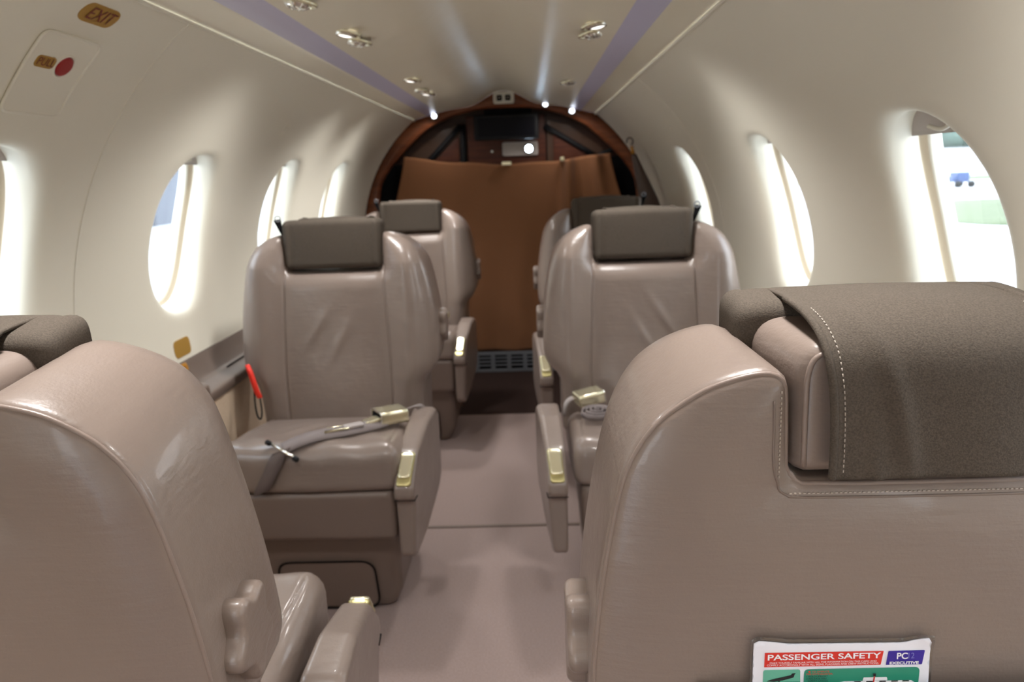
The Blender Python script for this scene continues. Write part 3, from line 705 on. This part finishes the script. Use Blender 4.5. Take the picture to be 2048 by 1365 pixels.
    V, Fc = slab(kn, lambda u, v: .269+.002*math.cos(u*30), const(.235), .007, .004, lambda u, v, w: (w*side, .076+u, .648+v), sp=.006, osp=.004, sides=5)
    obj('recline_knob', V, Fc, 'leather', e)
    return e
def children(o): return [c for c in COL.objects if c.parent == o]
def copy_tree(o, parent=None):
    c = o.copy(); COL.objects.link(c)
    if parent: c.parent = parent
    for ch in list(children(o)): copy_tree(ch, c)
    return c
PL = seat(1); PR = seat(-1)
G = 'taupe leather cabin seats'
PL.location = (-.385, 1.90, 0); tag(PL, 'taupe leather seat facing us on the left, with belt and black slider across its cushion', 'seat', G)
PR.location = (.397, 1.90, 0); tag(PR, 'taupe leather seat facing us on the right, partly behind the nearest right seat back', 'seat', G)
LC = copy_tree(PL); LC.location = (-.372, 3.08, 0); tag(LC, 'farthest left seat facing us near the brown curtain, behind the left seat with the belt', 'seat', G)
RCs = copy_tree(PR); RCs.location = (.392, 2.76, 0); tag(RCs, 'farthest right seat, mostly hidden behind the right seat facing us', 'seat', G)
LA = copy_tree(PR); LA.location = (-.405, .66, 0); LA.rotation_euler.z = math.pi; tag(LA, 'nearest left seat seen from behind, with large recline knob on its side', 'seat', G)
RA = copy_tree(PL); RA.location = (.410, .66, 0); RA.rotation_euler.z = math.pi; tag(RA, 'nearest right seat seen from behind, with cloth flap and safety card on its back', 'seat', G)
for st, dx in ((LA, -.038), (PR, -.027), (RCs, -.027)):
    for o_ in children(st):
        if o_.name.startswith('armrest'): o_.location.x += dx; o_.location.z -= (.008 if st is LA else 0)
for st in (RA, LA):
    for o_ in list(children(st)):
        if o_.name.startswith('hook_loop'):
            for c_ in children(o_): bpy.data.objects.remove(c_)
            bpy.data.objects.remove(o_)
for st, kz in ((RA, .93), (LA, .92)):
    for o_ in children(st):
        if o_.name.split('.')[0] in ('headrest', 'headrest_cover', 'hook_loop'): o_.scale.z = kz; o_.location.z = .816*(1-kz)
TR = Matrix.Rotation(math.radians(-4.5), 4, 'X'); PV = Vector((0, .07, .76))
for o_ in children(LA):
    if o_.name.split('.')[0] in ('backrest', 'headrest', 'headrest_cover', 'hook_loop', 'recline_knob'):
        o_.matrix_local = Matrix.Translation(PV) @ TR @ Matrix.Translation(-PV) @ Matrix.Translation((0, 0, -.006 if o_.name.startswith('head') or o_.name.startswith('hook') else 0)) @ o_.matrix_basis
# literature pocket on the back of the nearest right seat
V = []; nx, nz = 20, 14
for j in range(nz+1):
    for i in range(nx+1):
        u = i/nx*2-1; zt = .6535-.003*u; z = zt*(1-j/nz)+.40*(j/nz); V.append((u*.175, .1545+.016*(1-u**4)*(1-.5*(j/nz)), z))
Fc = [(j*(nx+1)+i, j*(nx+1)+i+1, (j+1)*(nx+1)+i+1, (j+1)*(nx+1)+i) for j in range(nz) for i in range(nx)]
pk = obj('literature_pocket', V, Fc, 'leather', RA); so = pk.modifiers.new('thickness', 'SOLIDIFY'); so.thickness = .003
V, Fc = tube([(V[i][0], V[i][1]+.001, V[i][2]) for i in range(nx+1)], .0022, 8); obj('pocket_piping', V, Fc, 'ivory', pk)

# ------------------------------------------------------------------ safety card
ang = math.radians(6)
e = empty('safety_card', (.3435, .5035, .691)); e.rotation_euler = (math.radians(-3), 0, math.radians(0.5))
tag(e, 'laminated safety card with red and blue headings behind the nearest right seat', 'card')
def cardslab(pts, y0, y1, m, name, r=.002, smooth=False):
    V, Fc = slab(roundpoly(pts, r, 3), lambda u, v: y1+curl(u, v), lambda u, v: y0+curl(u, v), .0001, .0001, lambda u, v, w: (u, -w, v), sp=.008, osp=.005, sides=1)
    return obj(name, V, Fc, m, e)
def curl(u, v): return .004*max(0, (u+v-.048)/.02)**2+.0015*max(0, (-u+v-.055)/.015)**2
def cc(X, Y):
    z = -(Y-200)/5.12/2430; return ((X-1010)/5.12/2612+(Y-200)*.09/5.12/2612, z)
cardslab([(-.0685, -.20), (.0665, -.20), (.0645, .0010), (.045, -.004), (-.04, -.003), (-.0665, .0005)], -.0004, .0004, 'white', 'sheet')
cardslab([(-.0705, -.204), (.0685, -.204), (.0668, .0045), (.045, -.0008), (-.04, .0004), (-.0685, .004)], -.0009, -.0005, 'film', 'laminate', r=.004)
def q(pts, m, name, lift=.0006, px=True, rr=0):
    if px: pts = [cc(*a_) for a_ in pts]
    if rr: pts = roundpoly(pts, rr, 4)
    V, Fc = slab(pts, lambda u, v: lift+.0003+curl(u, v), lambda u, v: lift+curl(u, v), .00005, .00005, lambda u, v, w: (u, -w, v), sp=.02, osp=.0009, sides=1); return obj(name, V, Fc, m, e)
q([(205, 466), (1366, 466), (1402, 326), (222, 320)], 'redink', 'heading_band')
q([(1418, 468), (1775, 470), (1810, 326), (1450, 328)], 'blueink', 'logo_band')
q([(150, 900), (540, 900), (563, 497), (195, 497)], 'palegreen', 'picture_panel', rr=.0015)
q([(150, 900), (540, 900), (556, 618), (180, 618)], 'greenink', 'picture_ground', lift=.0009)
q([(560, 900), (1700, 900), (1755, 497), (604, 497)], 'greenink', 'picture_panel', rr=.0035)
def ctext(b, X0, X1, Yc, hpx, m, nm, **k):
    (xa, z), (xb, _) = cc(X0, Yc), cc(X1, Yc); size = hpx/5.12/2430/.70
    t = text_mesh(b, size, m, nm, e, (0, 0, 0), (1, 0, 0), (0, 0, 1), align='LEFT', **k)
    w0 = min(v.co.x for v in t.data.vertices); w1 = max(v.co.x for v in t.data.vertices); k_x = (xb-xa)/(w1-w0); zm = (min(v.co.z for v in t.data.vertices)+max(v.co.z for v in t.data.vertices))/2
    for v in t.data.vertices:
        v.co.x = xa+(v.co.x-w0)*k_x; v.co.z += z-zm; v.co.y = -(.0014+curl(v.co.x, v.co.z))
    return t
ctext('PASSENGER SAFETY', 245, 1372, 364, 56, 'whiteink', 'heading_lettering', bold=.00012)
ctext('MAKE YOURSELF FAMILIAR WITH ALL THE INFORMATION ON THIS CARD AND', 262, 1325, 420, 17, 'whiteink', 'small_lettering')
ctext('COMPLY ACCORDINGLY WITH ALL SIGNS, PLACARDS AND CREW INSTRUCTIONS.', 232, 1345, 445, 18, 'whiteink', 'small_lettering')
ctext('PC', 1527, 1635, 375, 62, 'whiteink', 'logo_lettering', bold=.00015)
ctext('12', 1642, 1700, 373, 58, 'paleink', 'logo_lettering')
ctext('EXECUTIVE', 1452, 1740, 446, 26, 'whiteink', 'logo_lettering', bold=.0001)
for (tx, xa, xb, yy) in (('● TO OPERATE', 640, 850, 518), ('FIRE EXTINGUISHER:', 620, 885, 543), ('1.HOLD UPRIGHT', 620, 832, 567), ('2.RELEASE PIN', 615, 815, 590), ('SAFETY CATCH', 630, 826, 612), ('3.SQUEEZE LEVER', 608, 838, 634)):
    ctext(tx, xa, xb, yy, 17, 'redink' if yy < 550 else 'blackink', 'small_lettering')
q([(222, 606), (290, 612), (380, 600), (490, 572), (502, 540), (516, 528), (476, 534), (468, 550), (360, 572), (290, 586)], 'blackink', 'aeroplane_symbol', lift=.0012)
q([(330, 604), (352, 602), (348, 617), (338, 617)], 'blackink', 'aeroplane_symbol', lift=.0012)
q([(905, 652), (1700, 652), (1660, 626), (1000, 624), (930, 634)], 'whiteink', 'cabin_plan', lift=.0012)
q([(1176, 622), (1424, 622), (1420, 588), (1188, 588)], 'whiteink', 'cabin_plan', lift=.0012)
for xx in (1090, 1210, 1340, 1460, 1570): q([(xx, 634), (xx+70, 634), (xx+70, 624), (xx, 624)], 'blackink', 'plan_window', lift=.0015)
q([(1272, 650), (1284, 650), (1300, 572), (1288, 572)], 'redink', 'arrow', lift=.0018)
q([(1280, 572), (1308, 572), (1308, 545), (1280, 545)], 'blackink', 'arrow_head', lift=.0018)

# ------------------------------------------------------------------ belts
def belt_buckle(par, c, yaw, pitch=0, scale=1.0):
    """champagne box buckle with open dark mouth facing -x local"""
    R = Matrix.Rotation(yaw, 3, 'Z') @ Matrix.Rotation(pitch, 3, 'Y'); c = Vector(c)
    def T(V): return [c+R@(Vector([float(a)*scale for a in v])) for v in V]
    rr = roundpoly([(-.024, -.0125), (.024, -.0125), (.024, .0125), (-.024, .0125)], .004, 4)
    V, Fc = slab(rr, const(.030), const(-.024), .003, .001, lambda u, v, w: (w, u, v), sp=.008, osp=.004, sides=3)
    b = obj('buckle', T(V), Fc, 'gold', par)
    rr = roundpoly([(-.019, -.0085), (.019, -.0085), (.019, .0085), (-.019, .0085)], .003, 3)
    V, Fc = slab(rr, const(-.0235), const(-.0246), .0003, .0003, lambda u, v, w: (w, u, v), sp=.008, osp=.004, sides=1)
    obj('buckle_mouth', T(V), Fc, 'blackmatt', b)
    rr = roundpoly([(-.0235, -.0120), (.0235, -.0120), (.0235, .0120), (-.0235, .0120)], .004, 4)
    V, Fc = tube([(-.0245, p[0], p[1]) for p in rr], .0016, 6, closed=True); obj('buckle_rim', T(V), Fc, 'chrome', b)
    return b
# left seat: local frame of the seat at (-.385, 1.90); build straight in seat coordinates
def lp_(x, y, z): return np.array((x+.385, y-1.90, z))
sb = obj('seat_belt', *strap([lp_(*p) for p in [tuple(q_) for q_ in spline([(-.235, 1.672, .480), (-.262, 1.642, .482), (-.297, 1.614, .483), (-.330, 1.592, .484), (-.372, 1.570, .484), (-.405, 1.546, .481), (-.436, 1.526, .472)], 6)]], .032, [(-.45, .8, .45)]*37, .0022), 'belt', PL)
pts = [(-.438, 1.526, .468), (-.448, 1.518, .452), (-.458, 1.5135, .43), (-.478, 1.512, .395), (-.490, 1.518, .372)]
V, Fc = strap([lp_(*p) for p in [tuple(q_) for q_ in spline(pts, 5)]], .046, (1, -.15, .40), .002); obj('lower_webbing', V, Fc, 'beltdark', sb)
V, Fc = tube([lp_(-.471, 1.543, .481), lp_(-.402, 1.503, .459)], .0033, 8); obj('slider_bar', V, Fc, 'chrome', sb)
for p in ((-.472, 1.544, .481), (-.401, 1.502, .458)):
    V, Fc = tube([lp_(p[0]-.004, p[1]+.003, p[2]), lp_(p[0]+.005, p[1]-.003, p[2]-.002)], .0058, 8); obj('slider_end', V, Fc, 'black', sb)
belt_buckle(sb, lp_(-.233, 1.697, .487), math.radians(34), math.radians(2), 1.28)
V, Fc = slab(roundpoly([(-.020, -.014), (.022, -.014), (.022, .014), (-.020, .014)], .006, 4), const(.005), const(-.003), .002, .002, lambda u, v, w: tuple(lp_(-.267+u*.80-v*.60, 1.660+u*.60+v*.80, .486+w+u*.1)), sp=.01, osp=.004, sides=1); obj('tongue_plate', V, Fc, 'gold', sb)
V, Fc = slab(roundpoly([(-.026, -.012), (.020, -.012), (.020, .012), (-.026, .012)], .004, 4), const(.0045), const(-.002), .0015, .0015, lambda u, v, w: tuple(lp_(-.298+u*.85-v*.50, 1.624+u*.50+v*.85, .487+w)), sp=.01, osp=.004, sides=1); obj('belt_end', V, Fc, 'beltlight', sb)
V, Fc = tube([lp_(-.332+.016*a, 1.603+.011*b+.008*a, .4885) for a, b in ((-1.5, -1), (1.5, -1), (1.5, 1), (-1.5, 1))], .0030, 6, closed=True); obj('metal_loop', V, Fc, 'gold', sb)
V, Fc = strap([lp_(*p) for p in [tuple(q_) for q_ in spline([(-.190, 1.748, .488), (-.176, 1.765, .487), (-.168, 1.79, .470), (-.166, 1.815, .44)], 5)]], .026, (.75, 1, 0), .0025); obj('buckle_webbing', V, Fc, 'beltlight', sb)
# right seat: buckle and coiled belt
def rp_(x, y, z): return np.array((x-.397, y-1.90, z))
pts = [(.262+.042*math.cos(a)*(1-a/27), 1.685+.050*math.sin(a)*(1-a/27), .481+.0004*a) for a in np.linspace(-.3, 24.0, 110)]
V, Fc = strap([rp_(*p) for p in pts], .014, (.1, -.3, 1), .0022)
sb2 = obj('seat_belt', V, Fc, 'belt', PR)
belt_buckle(sb2, rp_(.250, 1.768, .498), math.radians(196), math.radians(8), 1.2)
V, Fc = strap([rp_(*p) for p in [tuple(q_) for q_ in spline([(.222, 1.775, .492), (.205, 1.785, .488), (.192, 1.795, .470), (.188, 1.80, .44)], 5)]], .026, (-.2, 1, 0), .0025); obj('buckle_webbing', V, Fc, 'beltlight', sb2)
# small belts of the far seats
for so_, cx, bx in ((LC, -.372, .120), (RCs, .392, -.120)):
    V, Fc = strap([(bx+.05*t*(-1 if bx > 0 else 1), -.20-.05*t, .477+.012*math.sin(3*t)) for t in np.linspace(-.6, 1.6, 12)], .03, (0.2, 1, 0), .003); s3 = obj('seat_belt', V, Fc, 'belt', so_)
    belt_buckle(s3, (bx, -.16, .498), math.radians(30 if bx > 0 else 150), 0, 1.0)

# ------------------------------------------------------------------ small things on the walls
def wall_plate(side, y, s, hw, hh, th, rad, skew=0.0, bulge=0.0):
    base = []
    pts = roundpoly([(-hw-skew, -hh), (hw-skew, -hh), (hw+skew, hh), (-hw+skew, hh)], rad, 6)
    if bulge: pts = [(x*(1+bulge*(1-(z/hh)**2)), z) for x, z in pts]
    return slab(pts, const(th), const(-.001), min(.0012, th*.45), .0004, lambda u, v, w: wp(side, y+u, s+v, -w), sp=.01, osp=.004, sides=2)
def s_of(z): return RC*math.asin((z-ZC)/RC)
def wall_text(body, size, side, y, s, m, name, par, out=-.0022, **k):
    t = text_mesh(body, size, m, name, par, (0, 0, 0), (1, 0, 0), (0, 1, 0), **k)
    for v in t.data.vertices: v.co = Vector(wp(side, y+v.co.x, s+v.co.y, out))
    return t
V, Fc = wall_plate(-1, 1.138, s_of(1.281), .040, .0165, .0012, .014, skew=.004, bulge=.10)
ex = obj('exit_placard', V, Fc, 'placard'); tag(ex, 'gold placard reading EXIT in red on the upper left wall', 'sign')
wall_text('EXIT', .030, -1, 1.138, s_of(1.281)-.0005, 'placardred', 'lettering', ex, shear=.25, sx=1.02)
# release handle hatch
s0, s1 = s_of(1.151), s_of(1.250); sc_ = (s0+s1)/2
e = empty('release_hatch', wp(-1, 1.125, sc_)); Lh = np.array(e.location); tag(e, 'raised cream hatch cover with round red pull on the upper left wall', 'hatch')
hp = [(-.067, -.066), (.062, -.066), (.066, .066), (-.070, .066)]
V, Fc = slab(roundpoly(hp, .014, 6), lambda u, v: .003, const(-.002), .003, .001, lambda u, v, w: np.array(wp(-1, 1.125+u, sc_+v, -w))-Lh, sp=.012, osp=.006, sides=2)
hc_ = obj('cover', V, Fc, 'lining', e)
V, Fc = tube([np.array(wp(-1, 1.125+u, sc_+v, -.0028))-Lh for u, v in [tuple(a) for a in resample(roundpoly(hp, .014, 6), .006)]], .0026, 6, closed=True); obj('rim', V, Fc, 'frame', hc_)
cy_, cs_2 = 1.137, s_of(1.216)
V, Fc = slab([(.0175*math.cos(a), .0165*math.sin(a)) for a in np.linspace(0, 2*math.pi, 33)[:-1]], const(.006), const(.001), .003, .0005, lambda u, v, w: np.array(wp(-1, cy_+u, cs_2+v, -w))-Lh, sp=.008, osp=.003, sides=2); obj('red_pull', V, Fc, 'red', e)
V, Fc = tube([np.array(wp(-1, cy_+.0195*math.cos(a), cs_2+.0185*math.sin(a), -.0035))-Lh for a in np.linspace(0, 2*math.pi, 33)[:-1]], .0018, 6, closed=True); obj('pull_rim', V, Fc, 'frame', e)
pp = roundpoly([(-.021, -.0095), (.021, -.0095), (.021, .0095), (-.021, .0095)], .007, 5)
V, Fc = slab(pp, const(.0042), const(.002), .0004, .0002, lambda u, v, w: np.array(wp(-1, 1.094+u, s_of(1.2165)+v, -w))-Lh, sp=.01, osp=.004, sides=1); pu = obj('pull_placard', V, Fc, 'placard', e)
t_ = wall_text('PULL', .0180, -1, 1.094, s_of(1.2165), 'placardred', 'lettering', None, out=-.0048, sx=.95)
for v in t_.data.vertices: v.co = v.co-Vector(Lh)
t_.parent = pu
# placards near the ledge
V, Fc = wall_plate(-1, 1.765, s_of(.652), .042, .0215, .0012, .016); tag(obj('gold_placard', V, Fc, 'placard'), 'plain gold rounded placard on the left wall just above the leather ledge', 'sign')
V, Fc = slab(roundpoly([(-.030, -.010), (.030, -.010), (.030, .010), (-.030, .010)], .006, 4), const(.0015), const(-.001), .0005, .0003, lambda u, v, w: (-.7375+w*.95-v*.0+.3*(v+.01)*-1+.005, 1.735+u, .6045+v+w*.2), sp=.01, osp=.004, sides=1)
oo = obj('orange_placard', V, Fc, 'orange'); tag(oo, 'small orange placard with dark markings on the left leather ledge', 'sign')
m_ = MB()
for i in range(4): m_.box(-.7345, -.7335, 1.714+.011*i, 1.720+.011*i, .6035, .6065)
m_.build('markings', 'placardred', oo, smooth=False)
# round blanking plug on lining
V, Fc = wall_plate(-1, 2.245, s_of(1.181), .022, .022, .002, .021); tag(obj('blanking_cap', V, Fc, 'lining'), 'small cream round blanking cap on the left wall lining', 'cap')
V, Fc = wall_plate(1, 2.62, s_of(1.165), .010, .006, .004, .004); tag(obj('wall_clip', V, Fc, 'lining'), 'tiny cream clip on the right wall lining above the windows', 'clip')
# raised arm pad on the left ledge
V, Fc = slab(roundpoly([(-.725, 1.20), (-.655, 1.20), (-.651, 1.60), (-.655, 1.70), (-.685, 1.725), (-.722, 1.71)], .02, 5), lambda u, v: .577, const(.53), .009, .004, lambda u, v, w: (u, v, w), sp=.012, osp=.008, sides=3)
ap_ = obj('ledge_pad', V, Fc, 'leather_dark'); tag(ap_, 'padded taupe leather arm pad on the left ledge below the gold placard', 'arm pad')
V, Fc = slab(roundpoly([(-.652, 1.60), (-.6465, 1.60), (-.6465, 1.625), (-.652, 1.625)], .002, 3), const(.568), const(.545), .001, .001, lambda u, v, w: (u, v, w), sp=.01, osp=.004, sides=1); obj('latch', V, Fc, 'black', ap_)
# table lid groove on ledge near the left seat
V, Fc = strap([(-.708, 1.93+.22*t, .5585) for t in np.linspace(0, 1, 6)], .003, (1, 0, 0), .003); tag(obj('trim_15', V, Fc, 'blackmatt'), kind='structure')
# red life vest strap
pts = spline([(-.606, 1.815, .590), (-.594, 1.795, .580), (-.584, 1.785, .555), (-.577, 1.782, .53), (-.572, 1.785, .512)], 5)
V, Fc = strap(pts, .014, (1, -.3, .25), .004); rt = obj('red_strap', V, Fc, 'redtag'); tag(rt, 'bright red webbing strap hanging beside the left seat that carries the belt', 'strap')
V, Fc = tube(spline([(-.585, 1.79, .545), (-.588, 1.79, .50), (-.586, 1.79, .465), (-.578, 1.79, .455), (-.573, 1.79, .475), (-.574, 1.79, .51)], 5), .0022, 6); obj('black_loop', V, Fc, 'black', rt)

# ceiling fixtures; the last four are unseen, added to brighten the cabin
def ceil_z(x):
    x = abs(x); P_ = HC+HS2[1:]; return np.interp(x, [p[0] for p in P_], [p[1] for p in P_])
fx = [(-.279, 1.757, 0, 'left reading light, rearmost of the fully seen left ceiling pair'), (-.279, 1.866, 1, 'left round air outlet beside the left reading light'),
      (.279, 1.783, 0, 'right reading light, rearmost of the right ceiling pair'), (.279, 1.892, 1, 'right round air outlet beside the right reading light'),
      (-.290, 1.44, 1, 'round air outlet cut by the top edge of the photo, left'), (-.271, 2.626, 0, 'small left ceiling light midway to the wooden arch'),
      (-.281, 2.93, 1, 'left ceiling air outlet nearer the wooden arch'), (-.276, 3.06, 0, 'left ceiling light nearest the wooden arch'), (.275, 2.868, 1, 'right ceiling air outlet farther forward, alone by the right strip'),
      (-.285, .62, 0, 'unseen left reading light added for brightness above the nearest left seat'), (.285, .62, 0, 'unseen right reading light added for brightness above the nearest right seat'), (-.285, -.45, 0, 'unseen left reading light added for brightness over the aft cabin'), (.285, -.45, 0, 'unseen right reading light added for brightness over the aft cabin')]
for x, y, kind, lab in fx:
    z = ceil_z(x); sl = math.atan2(ceil_z(abs(x)+.01)-ceil_z(abs(x)-.01), .02)*(1 if x > 0 else -1)
    e = empty('air_outlet' if kind else 'reading_light', (x, y, z)); e.rotation_euler = (math.pi, sl, 0)
    tag(e, 'chrome '+lab, 'air vent' if kind else 'light', 'round chrome ceiling fittings')
    V, Fc = lathe([(.037, -.002), (.0375, .002), (.035, .0045), (.031, .0045), (.029, .001), (.022, -.002)], 32); obj('bezel', V, Fc, 'gold', e)
    if kind:
        V, Fc = lathe([(.0285, -.004), (.027, .002), (.020, .008), (.013, .011), (.008, .010), (.006, .004), (.0001, .003)], 32); b_ = obj('nozzle', V, Fc, 'chrome', e)
        m_ = MB()
        for k in range(8):
            a = k*math.pi/4; V, Fc = tube([(.012*math.cos(a), .012*math.sin(a), .011), (.025*math.cos(a), .025*math.sin(a), .004)], .0022, 6); m_.add(V, Fc)
        m_.build('grip_ribs', 'chrome', b_)
    else:
        V, Fc = lathe([(.0285, -.002), (.026, .005), (.018, .008), (.0165, .006)], 32); obj('swivel', V, Fc, 'chrome', e)
        V, Fc = lathe([(.017, .006), (.009, .0085), (.0001, .009)], 24); obj('lens', V, Fc, 'lampread', e)
        ld = bpy.data.lights.new('reading_lamp', 'SPOT'); ld.energy = LAMP*(1.7 if 1 < y < 2.3 else 2.1 if y < 1 else 2.2); ld.color = (1.0, .98, .95); ld.spot_size = math.radians(142); ld.spot_blend = 1.0; ld.shadow_soft_size = .035
        lo = bpy.data.objects.new('reading_lamp', ld); COL.objects.link(lo); lo.parent = e; lo.location = (0, 0, .055); lo.rotation_euler = (math.pi, 0, 0)

# hanging strap with hook on the right of the arch
e = empty('hanging_strap', (.60, 3.42, 1.10)); tag(e, 'dark brown tapered hanging strap with black hook and orange tag right of the wooden arch', 'strap')
V = []; Fc = []; N = 20
for j in range(N+1):
    t = j/N; cx = -.020+.085*t; cz = .0-.26*t; hw = .012+.032*min(1, t*1.3)
    for k in range(12):
        a = 2*math.pi*k/12; V.append((cx+hw*math.cos(a), .018*math.sin(a), cz))
for j in range(N):
    for k in range(12): Fc.append((j*12+k, j*12+(k+1) % 12, (j+1)*12+(k+1) % 12, (j+1)*12+k))
Fc.append(tuple(range(12))[::-1]); Fc.append(tuple(range(N*12, N*12+12)))
obj('strap_body', V, Fc, 'leather_brown', e)
V, Fc = tube([(-.030, 0, .035), (-.022, 0, -.002)], [.007, .009], 8); obj('orange_tag', V, Fc, 'orange', e)
V, Fc = tube([(-.038+.014*math.cos(a), 0, .055+.016*math.sin(a)) for a in np.linspace(-1.2, 3.6, 14)], .003, 6); obj('hook', V, Fc, 'black', e)

# ------------------------------------------------------------------ outside
GZ = -1.30
m_ = MB(); m_.box(-160, 200, -60, 330, GZ-.1, GZ); g = m_.build('apron', 'apron', smooth=False); tag(g, kind='structure')
def patch(x0, x1, y0, y1, lab):
    V, Fc = slab(roundpoly([(x0, y0), (x1, y0), (x1, y1), (x0, y1)], 4, 5), const(.03), const(-.02), .01, .01, lambda u, v, w: (u, v, GZ+w), sp=8, osp=2, sides=1)
    tag(obj('grass_patch', V, Fc, 'grass'), lab, 'grass', 'grass patches on the airfield')
patch(15.2, 60, 24.5, 42, 'green grass patch outside the nearest right window')
patch(24, 190, 78, 94, 'far thin grass strip outside the nearest right window')
m_ = MB(); m_.box(60, 260, 170, 190, GZ, GZ+4.2); tag(m_.build('hangar', 'hangar', smooth=False), 'low white building across the airfield outside the nearest right window', 'building')
random.seed(5)
def tree(x, y, h, lab):
    e = empty('tree', (x, y, GZ)); tag(e, lab, 'tree', 'trees across the airfield')
    V, Fc = tube([(0, 0, 0), (0, 0, h*.5)], [.5, .3], 7); obj('trunk', V, Fc, 'trunk', e)
    m2 = MB()
    for k in range(9):
        cx, cy2, cz = random.uniform(-1, 1)*h*.24, random.uniform(-1, 1)*h*.3, h*(.45+.45*random.random()); r = h*random.uniform(.22, .34); V = []; Fc = []
        for i in range(9):
            th = math.pi*i/8
            for j in range(12):
                ph = 2*math.pi*j/12; rr = r*(1+.15*random.uniform(-1, 1)); V.append((cx+rr*math.sin(th)*math.cos(ph), cy2+rr*math.sin(th)*math.sin(ph), cz+rr*math.cos(th)))
        for i in range(8):
            for j in range(12): Fc.append((i*12+j, i*12+(j+1) % 12, (i+1)*12+(j+1) % 12, (i+1)*12+j))
        m2.add(V, Fc)
    m2.build('foliage', 'leaf', e)
for i in range(12):
    tree(78+i*10.6+random.uniform(-.4, .4), 205+random.uniform(-6, 6), 9.5+random.uniform(-1, 1), 'hazy green tree in the line beyond the airfield outside the right window')
e = empty('ground_cart', (33.2, 60, GZ)); tag(e, 'small blue ground cart on the apron outside the nearest right window', 'cart')
m_ = MB(); m_.box(-.45, .45, -.6, .6, .4, 1.15); m_.box(-.75, -.4, -.5, .5, .4, .8); m_.build('body', 'bluecart', e, bevel=.05)
for sx_ in (-.5, .5):
    for sy_ in (-.8, .8):
        V, Fc = lathe([(.0001, -.1), (.25, -.1), (.25, .1), (.0001, .1)], 16); obj('wheel', [(v[0]+sx_, v[2]+sy_, v[1]+.25) for v in V], Fc, 'black', e)
# hangar close by on the left
e = empty('hangar', (-22, 20, GZ)); tag(e, 'blue-grey hangar with dark doors outside the left windows', 'building')
m_ = MB(); m_.box(-4, 0, -30, 30, 0, 9); m_.build('wall', 'bluegrey', e, smooth=False)
m_ = MB(); m_.box(-4.5, .5, -30.5, 30.5, 9, 9.6); m_.build('roof', 'hangar', e, smooth=False)
for k in range(5):
    m_ = MB(); m_.box(0, .12, -27+k*11, -20+k*11, 0, 3.6); m_.build('door', 'darkgrey', e, smooth=False)
    m_ = MB(); m_.box(0, .12, -27+k*11, -20+k*11, 4.6, 6.0); m_.build('window', 'hangar', e, smooth=False)
